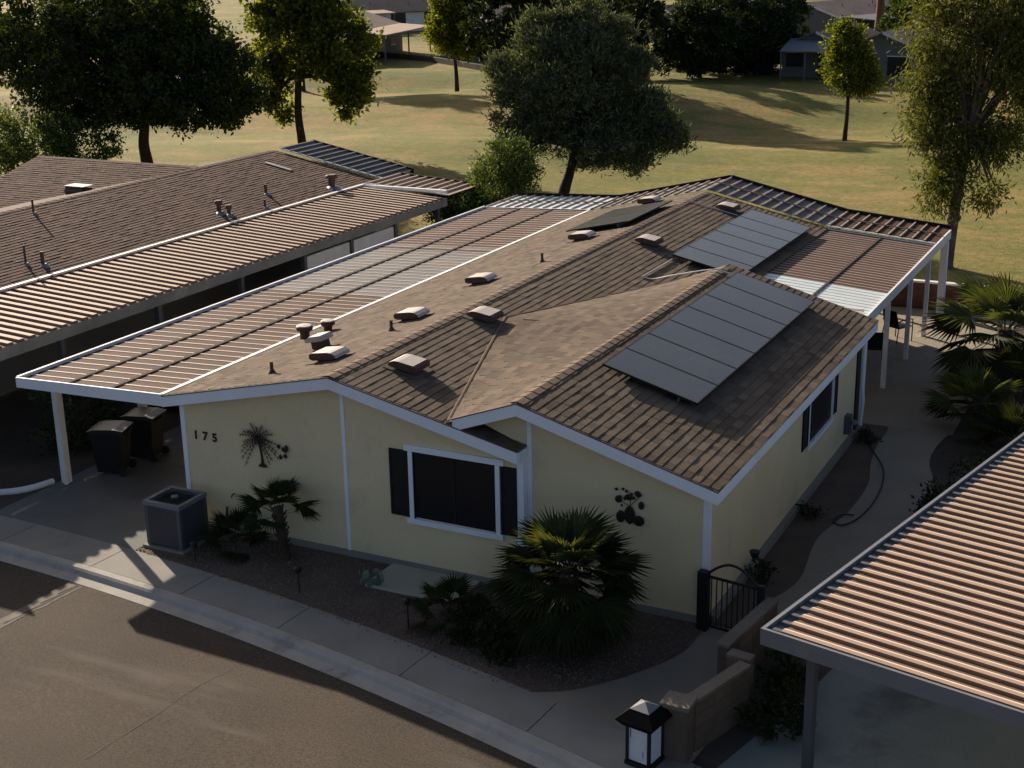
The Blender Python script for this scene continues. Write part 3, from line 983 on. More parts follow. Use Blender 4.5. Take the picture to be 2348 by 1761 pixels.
MB().prism([(-11.06, .0, HL + .006), (-10.95, .0, HL + .022), (-10.95, .0, HL + .034), (-11.06, .0, HL + .022)], (0, 20.25, 0)).build('eave_flashing', m_flash, carport)
MB().box(-14.62, .3, 2.30, -14.50, 20.2, 2.46).build('beam', m_whitew, carport)
MB().box(-12.9, .3, 2.33, -12.8, 20.2, 2.48).build('beam', m_whitew, carport)
for y in (.85, 3.35, 6.8, 10.3, 13.8, 17.3, 20.0):
    p = MB().box(-14.63, y - .075, -.03, -14.48, y + .075, 2.30).build('post', m_whitew, carport)
    MB().box(-14.52, y - .076 - .05, -.03, -14.44, y - .076, 2.29).build('downspout', m_whitew, p)
# right patio cover
rpatio = thing('patio_cover', 'flat ribbed metal patio cover with white posts behind the near solar panels', 'patio cover', (-1.9, 16, 0), 'patio covers of the cream house')
PW2 = .262
rl = math.hypot(3.08, .25)
rt = math.atan2(.25, 3.08)
tpl2 = {nm: pan_template(rl, PW2, .034, .010, mt, 'seam') for nm, mt in (('tan', m_tanpan), ('new', m_bluepan))}
y = 11.6
while y < 20.25:
    o = link('roof_pan', tpl2['new' if y < 14.0 else 'tan'], rpatio, None, True)
    o.rotation_euler = (0, rt, 0)
    o.location = Vector((-3.45, y, 2.61)) - Vector((-1.9, 16, 0))
    y += PW2
zz = 2.61 - .25 * (1.55 / 3.08) + .020
MB().box(-1.93, 11.62, zz, -1.87, 20.3, zz + .012).build('strap', m_strap, rpatio)
MB().box(-.385, 11.6, 2.17, -.33, 22.45, 2.425).build('fascia', m_whitew, rpatio)
MB().prism([(-3.5, 20.24, 2.625), (-.39, 20.24, 2.375), (-.39, 20.24, 2.40), (-3.5, 20.24, 2.65)], (0, .045, 0)).build('cross_flashing', m_flash, rpatio)
MB().box(-3.47, 11.55, 2.56, -.39, 11.59, 2.62).build('cross_flashing', m_flash, rpatio)
for y in (11.75, 14.13, 16.85, 19.3):
    MB().box(-.42, y - .05, -.03, -.31, y + .05, 2.17).build('post', m_whitew, rpatio)
MB().box(-.49, 21.8, -.03, -.29, 22.0, 2.17).build('post', m_whitew, rpatio)
# rear patio cover following the gable
bpatio = thing('patio_cover', 'ribbed metal cover running across the back gable of the cream house', 'patio cover', (-7.4, 21.5, 0), 'patio covers of the cream house')
YB0, YB1 = 20.35, 22.65
segs = [(-14.66, 2.50, XL, 2.66, m_bluepan), (XL, 2.66, XR, 3.53, m_palepan), (XR, 3.53, XM, 2.70, m_palepan), (XM, 2.70, -.40, 2.42, m_tanpan)]
for (xa, za, xb, zb, mt) in segs:
    L = math.hypot(xb - xa, zb - za)
    n = round(L / .34)
    w = L / n
    me = MB().prism([(0, 0, 0), (0, 0, .050), (.028, 0, .050), (.028, 0, .004), (w - .002, 0, .004), (w - .002, 0, 0)], (0, YB1 - YB0, 0)).mesh('roof_pan', mt)
    two_tone(me, (2, 3, 4), m_rib)
    ang = math.atan2(zb - za, xb - xa)
    for k in range(n):
        t = k / n
        o = link('roof_pan', me, bpatio, None, True)
        o.rotation_euler = (0, -ang, 0)
        o.location = Vector((xa + (xb - xa) * t, YB0, za + (zb - za) * t)) - Vector((-7.4, 21.5, 0))
    def bar(y0, y1, dz0, dz1, nm, mat):
        nx, nz = -math.sin(ang), math.cos(ang)
        MB().prism([(xa + nx * dz0, y0, za + nz * dz0), (xb + nx * dz0, y0, zb + nz * dz0), (xb + nx * dz1, y0, zb + nz * dz1), (xa + nx * dz1, y0, za + nz * dz1)], (0, y1 - y0, 0)).build(nm, mat, bpatio)
    bar(21.38, 21.47, .0515, .065, 'strap', m_strap)
    bar(YB1 + .002, YB1 + .05, -.08, .10, 'edge_beam', m_strap)
    if xa > -4 or xb < -10:
        bar(YB0 - .06, YB0 - .004, .0, .02, 'flashing', m_flash)
for x in (-14.5, -11.2, -7.2, -3.6):
    MB().box(x - .06, 22.2, -.03, x + .06, 22.32, 2.46).build('post', m_whitew, bpatio)
# ------------------------------------------------------------------ neighbour on the left
NB_O = (-24.8, 11, 0)
nb = thing('neighbour_house', 'house with dark brown shingle roof and lower side wing at the left', 'house', NB_O)
NXR, NHR, NXE, NHE = -24.8, 3.50, -20.2, 2.60
NXL = -29.4
Y0N, Y1N = -.6, 22.9
nroof = MB().prism([(NXL, Y0N, NHE), (NXR, Y0N, NHR), (NXE, Y0N, NHE), (NXE, Y0N, NHE - .1), (NXR, Y0N, NHR - .1), (NXL, Y0N, NHE - .1)], (0, Y1N - Y0N, 0)).build('roof', m_deck, nb)
sn = (NHR - NHE) / (NXE - NXR)
dn = Vector((NXE - NXR, 0, NHE - NHR)); WN = dn.length; dn.normalize()
nsl = shingle_slots(Vector((NXR, Y0N, NHR)), UY, dn, Y1N - Y0N, WN - .1, seed=21, thick=1.35)
# side wing: ridge along x at y 16.5
WY, WZ, WS = 18.55, 3.53, .26
wing = MB().prism([(-32.2, 11.65, WZ - WS * 6.9), (-32.2, WY, WZ), (-32.2, 22.0, WZ - WS * 3.45), (-32.2, 22.0, WZ - WS * 3.45 - .1), (-32.2, WY, WZ - .1), (-32.2, 11.65, WZ - WS * 6.9 - .1)], (32.2 - 24.86, 0, 0)).build('wing_roof', m_deck, nb)
dw = Vector((0, -1, -WS)).normalized()
UX = Vector((1, 0, 0))
nsl += shingle_slots(Vector((-32.2, WY, WZ)), UX, dw, 7.33, 6.9 * math.hypot(1, WS), seed=22, thick=1.3)
lay_shingles(nsl, nroof, m_shingle2)
ridge_caps(NXR, NHR, Y0N, Y1N - .1, sn, sn, nroof, m_ridge)
wall('wall', [(NXE - .25, Y0N + .4, 0), (NXE - .25, Y1N - .3, 0), (NXE - .25, Y1N - .3, NHE), (NXE - .25, Y0N + .4, NHE)], (-.12, 0, 0), nb, m_bgwall)
wall('wall', [(NXL + .3, Y0N + .3, 0), (NXE - .26, Y0N + .3, 0), (NXE - .26, Y0N + .3, NHE), (NXR, Y0N + .3, NHR - .12), (NXL + .3, Y0N + .3, NHE)], (0, .1, 0), nb, m_bgwall)
wall('wall', [(NXL + .3, Y1N - .3, 0), (NXE - .26, Y1N - .3, 0), (NXE - .26, Y1N - .3, NHE), (NXR, Y1N - .3, NHR - .12), (NXL + .3, Y1N - .3, NHE)], (0, .1, 0), nb, m_bgwall)
wall('wall', [(-32.0, 12.1, 0), (-32.0, 21.6, 0), (-32.0, 21.6, 2.6), (-32.0, WY, WZ - .12), (-32.0, 12.1, 1.8)], (.1, 0, 0), nb, m_bgwall)
wall('wall', [(-31.9, 12.1, 0), (-25, 12.1, 0), (-25, 12.1, 1.75), (-31.9, 12.1, 1.75)], (0, .1, 0), nb, m_bgwall)
def nstack(x, y, r, h, cap=0):
    z = NHR - sn * (x - NXR)
    o = MB().tube([(x, y, z - .02), (x, y, z + h)], r, 10).build('vent_pipe', m_pipe, nb)
    MB().lathe([(r * 3, 0), (r * 2.4, .03), (r * 1.2, .1)], (x + .05, y, z - .02), 12).build('pipe_boot', m_lightgrey, o)
    if cap:
        MB().lathe([(cap, 0), (cap * 1.05, .08), (cap * .8, .12)], (x, y, z + h), 14).build('flue_cap', m_pipe, o)
nstack(-24.2, 10.2, .03, .45); nstack(-21.3, 6.9, .03, .55); nstack(-21.0, 7.2, .05, .40)
nstack(-21.2, 14.9, .07, .30, .12); nstack(-20.9, 15.0, .06, .22, .10); nstack(-20.8, 20.6, .12, .35, .20); nstack(-21.6, 17.9, .05, .35); nstack(-20.7, 16.6, .04, .3)
z = NHR - sn * 1.4
MB().prism([(-23.9, 21.0, NHR - sn * .9 + .03), (-22.8, 21.0, NHR - sn * 2.0 + .03), (-22.8, 21.0, NHR - sn * 2.0 + .06), (-23.9, 21.0, NHR - sn * .9 + .06)], (0, .16, 0)).build('roof_patch', m_vent, nb)
zw = WZ - WS * 2.75
o = MB().prism([(-28.1, 15.95, zw + .05), (-28.1, 15.55, zw - .03), (-28.1, 15.45, zw + .16), (-28.1, 15.55, zw + .32), (-28.1, 16.0, zw + .26)], (.75, 0, 0)).build('wing_vent', m_pipe, nb)
MB().box(-28.13, 15.5, zw + .33, -27.3, 16.02, zw + .35).build('vent_lid', m_vent, o)
# its carport
ncar = thing('carport', 'sunlit carport roof of parallel tan metal ribs beside the dark roofed house', 'carport', (-18.5, 11, 0))
NP = .335
nl_ = math.hypot(3.3, .18)
ntl = math.atan2(.18, 3.3)
me = pan_template(nl_ - .03, NP, .125, .056, m_nbdirtshade, 'hat', m_nbtop)
y = -.1
while y < 21.6:
    o = link('roof_pan', me, ncar, None, True)
    o.rotation_euler = (0, -ntl, 0)
    o.location = Vector((-16.94 - 3.26, y, 2.43)) - Vector((-18.5, 11, 0))
    o.rotation_euler = (0, ntl, 0)
    o.location = Vector((-20.2, y, 2.61)) - Vector((-18.5, 11, 0))
    y += NP
MB().box(-16.96, -.12, 2.16, -16.90, 21.75, 2.43).build('edge_gutter', m_oldgutter, ncar)
MB().box(-20.2, -.16, 2.28, -16.97, -.125, 2.66).build('fascia', m_whitew, ncar)
MB().prism([(-20.34, -.1, 2.685), (-20.18, -.1, 2.70), (-20.18, -.1, 2.72), (-20.34, -.1, 2.705)], (0, 21.9, 0)).build('eave_flashing', m_flash, ncar)
MB().box(-20.2, 21.66, 2.60, -16.9, 21.80, 2.70).build('cross_flashing', m_flash, ncar)
for y in (.3, 3.6, 7.0, 10.4, 13.4, 15.9, 18.5, 21.3):
    MB().box(-17.12, y - .07, -.03, -16.98, y + .07, 2.2).build('post', m_grey, ncar)
for y0, y1 in ((13.5, 15.8), (16.0, 18.4)):
    MB().box(-17.08, y0, .35, -17.03, y1, 2.05).build('privacy_panel', m_whitew, ncar)
# its rear cover
nrp = thing('patio_cover', 'grey ribbed metal cover behind the dark roofed house at the left', 'patio cover', (-21, 23.5, 0))
for (xa, za, xb, zb, y1, mt) in [(-24.6, 3.56, -20.2, 2.70, 25.1, m_palepan), (-20.2, 2.70, -16.9, 2.50, 24.1, m_nbpan)]:
    L = math.hypot(xb - xa, zb - za)
    n = round(L / .36)
    w = L / n
    ang = math.atan2(zb - za, xb - xa)
    yb = 23.0 if xa < -22 else 21.85
    me = MB().prism([(0, 0, 0), (.02, 0, .06), (.09, 0, .06), (.11, 0, .005), (w - .002, 0, .005), (w - .002, 0, 0)], (0, y1 - yb, 0)).mesh('roof_pan', mt)
    for k in range(n):
        t = k / n
        o = link('roof_pan', me, nrp, None, True)
        o.rotation_euler = (0, -ang, 0)
        o.location = Vector((xa + (xb - xa) * t, yb, za + (zb - za) * t)) - Vector((-21, 23.5, 0))
    MB().prism([(xa, y1, za + .07), (xb, y1, zb + .07), (xb, y1, zb - .12), (xa, y1, za - .12)], (0, .05, 0)).build('edge_beam', m_strap, nrp)
    MB().prism([(xa, yb - .05, za + .04), (xb, yb - .05, zb + .04), (xb, yb - .05, zb), (xa, yb - .05, za)], (0, .045, 0)).build('flashing', m_flash, nrp)
for x in (-24.4, -20.4, -17.1):
    MB().box(x - .06, 23.6, -.03, x + .06, 23.72, 2.45).build('post', m_whitew, nrp)
# ------------------------------------------------------------------ carport of the right-hand neighbour (turned with the bend of the road)
RC = Vector((1.99, -4.07, 0))
RA = R(-12.7)
rc = thing('carport', 'near carport with striped tan metal roof cutting into the lower right corner', 'carport', tuple(RC), rotz=RA)
RP = .245
RLEN, RDEP = 7.5, 12.5
me = pan_template(RLEN, RP, .080, .046, m_nbdirtshade, 'hat')
me_end = MB().prism([(0, .0, 0), (0, .010, .040), (0, .078, .040), (0, .088, 0)], (.13, 0, 0)).mesh('rib_end', m_grey)
y = .05
while y < RDEP:
    o = link('roof_pan', me, rc, None, True)
    o.location = (.20, y, 2.45)
    e = link('rib_end', me_end, o, None, True)
    e.location = (-.135, .0, -.008)
    y += RP
MB().box(.02, .04, 2.415, RLEN + .2, RDEP, 2.445).build('roof_deck', m_grey, rc, local=True)
MB().box(-.03, -.0, 2.30, .02, RDEP, 2.505).build('edge_gutter', m_lightgrey, rc, local=True)
MB().box(-.03, -.045, 2.28, RLEN + .2, -.002, 2.505).build('fascia', m_lightgrey, rc, local=True)
MB().box(.25, .9, 2.2, RLEN, 1.0, 2.41).build('beam', m_grey, rc, local=True)
for x, y in ((.20, .98), (3.6, .98), (.20, 4.6), (.20, 8.4), (.20, 12.0), (7.2, .98)):
    p = MB().box(x - .06, y - .06, -.05, x + .06, y + .06, 2.2).build('post', m_grey, rc, local=True)
    MB().box(x - .10, y - .10, -.05, x + .10, y + .10, -.015).build('base_plate', m_grey, p, local=True)
# its driveway
def rloc(x, y):
    c, s = math.cos(RA), math.sin(RA)
    return (RC.x + x * c - y * s, RC.y + x * s + y * c)
m_drive2 = M('greenish_concrete', (.20, .225, .205), .9, .12, .6, .12, 40, .25, 80, stain=((.10, .10, .095), .45, .56, .8))
rd = sheet('neighbour_driveway', [(1.20, -4.0), rloc(9, -.6), rloc(9, 13), (4.3, 9.0), (2.6, 2.6), (2.15, .62), (1.85, -1.14), (1.53, -2.48), (1.26, -3.59)], -.014, m_drive2)
nbw = MB().box(3.9, 2.5, 0, 4.02, 12.4, 2.4).build('house_wall', m_bgwall, rc, local=True)
# ------------------------------------------------------------------ low block wall
bw = thing('block_wall', 'low stepped block wall with pale cap between the gate and the near carport', 'wall', (1.0, -1.8, 0))
me_b = MB().box(-.195, -.075, 0, .195, .075, .192).mesh('block', m_block)
me_c = MB().box(-.205, -.10, 0, .205, .10, .05).mesh('cap_block', m_cap)
def block_run(a, b):
    a, b = Vector((*a, 0)), Vector((*b, 0))
    d = b - a
    n = max(1, round(d.length / .4))
    ang = math.atan2(d.y, d.x)
    for c in range(4):
        for i in range(n):
            t = (i + .5) / n
            o = link('block', me_b, bw, None, True)
            o.location = a + d * t + Vector((0, 0, -.03 + c * .198)) - Vector((1.0, -1.8, 0))
            o.rotation_euler = (0, 0, ang)
            o.scale = (d.length / n / .4, 1, 1)
    for i in range(n):
        o = link('cap_block', me_c, bw, None, True)
        o.location = a + d * ((i + .5) / n) + Vector((0, 0, .765)) - Vector((1.0, -1.8, 0))
        o.rotation_euler = (0, 0, ang)
        o.scale = (d.length / n / .412, 1, 1)
block_run((.95, .10), (.70, -1.68))
block_run((.85, -1.82), (1.22, -1.88))
block_run((1.17, -2.06), (.80, -3.30))
MB().box(.52, -3.66, -.03, .86, -3.36, .80).build('pillar', m_block, bw)
MB().box(.48, -3.70, .802, .90, -3.32, .87).build('pillar_cap', m_cap, bw, bevel=.012)
# ------------------------------------------------------------------ lantern by the street
ln = thing('street_lantern', 'squat black lantern with white panels standing beside the sidewalk', 'lantern', (.33, -3.84, 0), rotz=R(-10))
MB().box(-.20, -.20, -.06, .20, .20, .06).build('base', m_black, ln, local=True)
for a in (-1, 1):
    for b in (-1, 1):
        MB().box(a * .17 - .02, b * .17 - .02, .061, a * .17 + .02, b * .17 + .02, .60).build('frame_post', m_black, ln, local=True)
for i, (x0, y0, x1, y1) in enumerate(((-.148, -.168, .148, -.160), (.160, -.148, .168, .148), (-.148, .160, .148, .168), (-.168, -.148, -.160, .148))):
    p = MB().box(x0, y0, .075, x1, y1, .585).build('lamp_panel', m_lamp, ln, local=True)
    if i == 0:
        MB().box(-.13, -.1695, .42, -.115, -.1685, .55).build('smudge', m_grey, p, local=True)
        MB().box(.07, -.1695, .16, .082, -.1685, .27).build('smudge', m_grey, p, local=True)
cap = MB()
cap.add([(-.22, -.22, .60), (.22, -.22, .60), (.22, .22, .60), (-.22, .22, .60), (-.30, -.30, .70), (.30, -.30, .70), (.30, .30, .70), (-.30, .30, .70), (-.15, -.15, .84), (.15, -.15, .84), (.15, .15, .84), (-.15, .15, .84)],
        [(0, 3, 2, 1), (0, 1, 5, 4), (1, 2, 6, 5), (2, 3, 7, 6), (3, 0, 4, 7), (4, 5, 9, 8), (5, 6, 10, 9), (6, 7, 11, 10), (7, 4, 8, 11), (8, 9, 10, 11)])
cp = cap.build('cap', m_capblack, ln, local=True)
MB().add([(-.15, -.15, .842), (.15, -.15, .842), (.15, .15, .842), (-.15, .15, .842), (0, 0, .92)], [(0, 1, 4), (1, 2, 4), (2, 3, 4), (3, 0, 4), (3, 2, 1, 0)]).build('finial', m_lightgrey, cp, local=True)
# ------------------------------------------------------------------ gate
gt = thing('garden_gate', 'black arched metal picket gate beside the right corner of the cream house', 'gate', (.27, .10, 0), rotz=math.atan2(-.14, 1.0))
for x in (-.50, .50):
    w = .085 if x < 0 else .05
    MB().box(x - w, -w * .8, -.03, x + w, w * .8, 1.02).build('post', m_black, gt, local=True)
MB().box(-.41, -.015, .93, .44, .015, .97).build('rail', m_black, gt, local=True)
MB().box(-.41, -.015, .06, .44, .015, .10).build('rail', m_black, gt, local=True)
MB().tube([(-.45 + .9 * i / 14, 0, .98 + .26 * math.sin(math.pi * i / 14)) for i in range(15)], .022, 8).build('arch', m_black, gt, local=True)
for i in range(9):
    x = -.36 + i * .093
    MB().box(x - .008, -.008, .10, x + .008, .008, .93).build('picket', m_black, gt, local=True)
# ------------------------------------------------------------------ air conditioner
ac = thing('air_conditioner', 'square grey outdoor air conditioner unit with dark fan top near the driveway', 'air conditioner', (-10.35, -.63, 0))
hx, hy, H = .42, .40, .90
MB().box(-hx - .06, -hy - .06, -.02, hx + .06, hy + .06, .04).build('pad', m_concrete, ac, local=True)
MB().box(-hx + .02, -hy + .02, .041, hx - .02, hy - .02, H - .06).build('coil_core', m_black, ac, local=True)
for a in (-1, 1):
    for b in (-1, 1):
        MB().box(a * (hx - .045) - .045, b * (hy - .045) - .045, .042, a * (hx - .045) + .045, b * (hy - .045) + .045, H - .061).build('corner_post', m_grey, ac, local=True, bevel=.012)
lv = MB()
for k in range(26):
    z = .07 + k * .0295
    for s in (-1, 1):
        lv.box(-hx + .092, s * (hy - .012) - .008, z, hx - .092, s * (hy - .012) + .008, z + .017)
        lv.box(s * (hx - .012) - .008, -hy + .092, z, s * (hx - .012) + .008, hy - .092, z + .017)
o = lv.build('louvers', m_grey, ac, local=True)
o['kind'] = 'stuff'
rim = MB()
for a in ((-hx - .01, -hy - .01, hx + .01, -hy + .07), (-hx - .01, hy - .07, hx + .01, hy + .01), (-hx - .01, -hy + .0701, -hx + .07, hy - .0701), (hx - .07, -hy + .0701, hx + .01, hy - .0701)):
    rim.box(a[0], a[1], H - .06, a[2], a[3], H + .02)
rim.build('top_rim', m_lightgrey, ac, local=True)
gr = MB()
for k in range(9):
    r = .04 + k * .037
    gr.tube([(r * math.cos(2 * math.pi * i / 24), r * .95 * math.sin(2 * math.pi * i / 24), H + .005) for i in range(25)], .004, 5)
o = gr.build('fan_grille', m_black, ac, local=True)
o['kind'] = 'stuff'
MB().box(-hx + .071, -hy + .071, H - .09, hx - .071, hy - .071, H - .065).build('fan_deck', m_black, ac, local=True)
MB().lathe([(.085, 0), (.085, .03), (.07, .04)], (0, 0, H - .01), 4).build('motor_cover', m_lightgrey, ac, local=True)
MB().tube(catmull([(hx, .3, .30), (hx + .12, .5, .2), (hx + .14, .72, .25), (hx + .14, .80, .5)], 5), .02, 7).build('refrigerant_line', m_pipe, ac, local=True)
# ------------------------------------------------------------------ bins under the carport
def bin_(x, y, rz, label):
    b = thing('wheeled_bin', label, 'bin', (x, y, -.012), 'wheeled bins under the carport', rz)
    MB().add([(-.24, -.28, .06), (.24, -.28, .06), (.24, .26, .06), (-.24, .26, .06), (-.31, -.36, .98), (.31, -.36, .98), (.31, .36, .98), (-.31, .36, .98)],
             [(0, 3, 2, 1), (4, 5, 6, 7), (0, 1, 5, 4), (1, 2, 6, 5), (2, 3, 7, 6), (3, 0, 4, 7)]).build('body', m_bin, b, local=True, bevel=.02)
    MB().prism([(-.33, -.40, .982), (-.33, .40, .982), (-.33, .40, 1.02), (-.33, .2, 1.06), (-.33, -.25, 1.05), (-.33, -.40, 1.01)], (.66, 0, 0)).build('lid', m_lid, b, local=True, bevel=.01)
    for s in (-1, 1):
        MB().tube([(s * .24, .30, .10), (s * .30, .30, .10)], .10, 14).build('wheel', m_black, b, local=True)
    MB().tube([(-.22, .40, .93), (.22, .40, .93)], .018, 8).build('handle', m_bin, b, local=True)
bin_(-14.05, 1.75, R(-70), 'dark wheeled bin with grey lid just behind the first carport post')
bin_(-14.0, 2.75, R(-78), 'second dark wheeled bin, deeper under the carport')
MB2 = MB().tube(catmull([(-17.2, -1.2, .02), (-16.2, -.62, .02), (-15.3, -.20, .02), (-14.95, .20, .02), (-14.80, .70, .02)], 5), .07, 8)
tag(MB2.build('garden_edging', m_whitew), 'low curved white edging strip running left from the carport post', 'edging')
# ------------------------------------------------------------------ foliage
def leaf_cloud(blobs, ll, lw, seed, clump=.55, per=90, droop=0.0, up=0.0, shell=.5):
    """Real leaf blades spread in clumps through ellipsoid volumes. blobs: (cx,cy,cz,rx,ry,rz,n_leaves)."""
    r = np.random.default_rng(seed)
    PV = []
    for (cx, cy, cz, rx, ry, rz, n) in blobs:
        k = max(1, int(n / per))
        d = r.normal(size=(k, 3))
        d /= np.linalg.norm(d, axis=1)[:, None]
        rad = shell + (1 - shell) * r.random(k) ** .6
        cc = d * rad[:, None] * np.array([rx, ry, rz]) + np.array([cx, cy, cz])
        cs = clump * r.uniform(.55, 1.25, k)
        idx = r.integers(0, k, n)
        off = r.normal(size=(n, 3)) * .5
        off[:, 2] *= .75
        P = cc[idx] + off * cs[idx][:, None]
        out = P - np.array([cx, cy, cz])
        PV.append(np.concatenate([P, out / (np.linalg.norm(out, axis=1)[:, None] + 1e-6)], 1))
    A = np.concatenate(PV)
    P, O = A[:, :3], A[:, 3:]
    n = len(P)
    d = r.normal(size=(n, 3)) + O * .6
    d[:, 2] += up - droop
    d /= np.linalg.norm(d, axis=1)[:, None]
    s = np.cross(d, r.normal(size=(n, 3)))
    s /= np.linalg.norm(s, axis=1)[:, None]
    nn = np.cross(d, s)
    L = ll * r.uniform(.6, 1.35, n)[:, None]
    W = lw * r.uniform(.6, 1.3, n)[:, None]
    v0 = P
    v1 = P + d * L * .5 + s * W * .5 + nn * W * .12
    v2 = P + d * L
    v3 = P + d * L * .5 - s * W * .5 + nn * W * .12
    V = np.stack([v0, v1, v2, v3], 1).reshape(-1, 3)
    F = (np.array([[0, 1, 2, 3]])[None] + (np.arange(n) * 4)[:, None, None]).reshape(-1, 4)
    return V, F
def limbs(mb, base, top, targets, r0, r1, seed, n=9):
    r = random.Random(seed)
    base, top = Vector(base), Vector(top)
    mid = base.lerp(top, .5) + Vector((r.uniform(-.15, .15), r.uniform(-.15, .15), 0))
    mb.tube(catmull([base - Vector((0, 0, .15)), base.lerp(mid, .3), mid, top], 4), [r0 * 1.35, r0 * 1.12] + [r0 + (r1 - r0) * i / 10 for i in range(11)], n)
    for t in targets:
        t = Vector(t)
        m = top.lerp(t, .5) + Vector((r.uniform(-.3, .3), r.uniform(-.3, .3), r.uniform(-.1, .3)))
        mb.tube(catmull([top - (top - base) * .08, top.lerp(m, .6), m, t], 3), [r1 * .75 * (1 - .085 * i) for i in range(10)], 6)
    return mb
def tree(name, label, cat, base, top, r0, blobs, mat, ll, lw, seed, bark=m_bark, group=None, **kw):
    t = thing(name, label, cat, base, group)
    off = Vector(base)
    tg = []
    rr = random.Random(seed)
    for (cx, cy, cz, rx, ry, rz, n) in blobs:
        for k in range(4 if n > 6000 else 2):
            a = rr.uniform(0, 6.28)
            tg.append((cx + rx * .6 * math.cos(a), cy + ry * .6 * math.sin(a), cz + rz * rr.uniform(-.2, .45)))
    mb = limbs(MB(), base, top, tg, r0, r0 * .62, seed)
    mb.build('trunk', bark, t, smooth=True)
    V, F = leaf_cloud(blobs, ll, lw, seed, **kw)
    link('crown', np_mesh('crown', V, F, mat), t)
    return t
def bush(name, label, cat, base, blobs, mat, ll, lw, seed, group=None, stems=5, **kw):
    t = thing(name, label, cat, base, group)
    r = random.Random(seed)
    mb = MB()
    b = Vector(base)
    for i in range(stems):
        q = r.choice(blobs)
        e = Vector((q[0] + r.uniform(-.5, .5) * q[3], q[1] + r.uniform(-.5, .5) * q[4], q[2] + r.uniform(0, .4) * q[5]))
        s = b + Vector((r.uniform(-.12, .12), r.uniform(-.12, .12), -.05))
        mb.tube([s, s.lerp(e, .5) + Vector((r.uniform(-.1, .1), r.uniform(-.1, .1), 0)), e], [.03, .022, .01], 5)
    mb.build('stems', m_bark, t)
    V, F = leaf_cloud(blobs, ll, lw, seed, **kw)
    link('foliage', np_mesh('foliage', V, F, mat), t)
    return t
# big dark ficus at the left
tree('shade_tree', 'broad dark evergreen tree with leaning trunk behind the dark roofed house', 'tree', (-42.0, 35.5, 0), (-41.3, 35.0, 3.0), .34,
     [(-44.2, 34.5, 5.7, 4.6, 4.2, 3.2, 24000), (-39.4, 35.2, 5.0, 3.6, 3.6, 2.8, 18000), (-41.6, 35.0, 8.0, 4.2, 4.0, 2.6, 16000), (-46.6, 33.6, 6.6, 3.0, 3.0, 2.6, 8000), (-37.3, 36.0, 4.2, 1.9, 2.2, 2.0, 6000), (-44.5, 35.5, 3.6, 3.0, 3.0, 1.5, 7000), (-41.3, 34.6, 3.6, 2.5, 2.5, 1.3, 5000)],
     l_ficus, .24, .15, 31, shell=.35)
tree('park_tree', 'tall bright green tree with straight trunk right of the dark evergreen', 'tree', (-37.9, 43.3, 0), (-37.8, 43.2, 4.4), .26,
     [(-38.3, 43.2, 6.4, 2.0, 2.0, 2.3, 6500), (-35.7, 43.8, 5.6, 1.9, 2.0, 2.4, 7500), (-36.9, 43.5, 9.2, 2.5, 2.5, 2.4, 8000), (-39.6, 42.7, 3.9, 1.1, 1.2, 1.5, 3000), (-35.1, 43.8, 3.3, 1.1, 1.2, 1.6, 3200), (-39.4, 43.0, 8.6, 1.4, 1.5, 1.6, 2600), (-38.9, 42.9, 2.7, .7, .8, .9, 900)],
     l_bright, .25, .18, 32, shell=.35)
tree('small_park_tree', 'small round light green tree on the lawn before the far patio', 'tree', (-47.0, 77.3, zl(-47, 77.3)), (-47.1, 77.2, 2.6), .20,
     [(-47.3, 77.2, 4.4, 2.1, 2.0, 2.0, 9000), (-46.5, 77.0, 6.1, 2.0, 2.0, 1.7, 8000), (-45.8, 77.0, 3.6, 1.5, 1.6, 1.4, 4500)],
     l_bright, .24, .17, 33, shell=.4)
def ol(u, v, z, ru, rz, n):
    return (-18.9 + .89 * u - .45 * v, 35.5 + .45 * u + .89 * v, z, ru, ru, rz, n)
olive_b = [ol(.2, 0, 5.2, 2.4, 2.2, 19000), ol(-1.5, .2, 4.3, 1.5, 2.1, 9500), ol(2.1, .3, 4.9, 1.7, 2.0, 11000), ol(.5, 0, 6.9, 2.0, 1.0, 8000), ol(3.3, .2, 3.4, 1.4, 1.4, 8000), ol(4.5, .3, 2.9, .95, 1.0, 4500),
           ol(1.2, -.2, 2.5, 2.0, 1.1, 9000), ol(-1.7, 0, 2.7, 1.0, 1.0, 3500), ol(3.0, 0, 1.9, 1.2, .8, 3800), ol(-1.3, .1, 7.1, .55, .8, 1000), ol(.2, 0, 7.9, .6, .7, 1200), ol(1.3, .2, 7.8, .45, .8, 900), ol(2.5, .1, 6.9, .6, .7, 1200), ol(3.4, .2, 5.6, .5, .9, 1000), ol(-2.6, 0, 5.2, .5, .9, 900), ol(5.2, .3, 2.1, .4, .6, 500), ol(-2.4, 0, 1.9, .4, .6, 400)]
tree('olive_tree', 'grey green olive tree with drooping dark crown behind the cream house', 'tree', (-18.9, 35.5, 0), (-18.2, 35.6, 2.4), .27, olive_b, l_olive, .27, .06, 34, up=.7, shell=.35, clump=.42)
tree('small_park_tree', 'small slender yellow green tree alone on the lawn at the right', 'tree', (-12.87, 61.5, zl(-12.87, 61.5)), (-12.8, 61.5, 2.4), .15,
     [(-12.9, 61.5, 3.6, 1.35, 1.3, 1.5, 7500), (-13.1, 61.5, 5.0, 1.0, 1.0, 1.1, 4000), (-12.2, 61.4, 3.0, 1.0, 1.0, 1.0, 3000)], l_bright, .19, .11, 35, shell=.4, bark=m_bark)
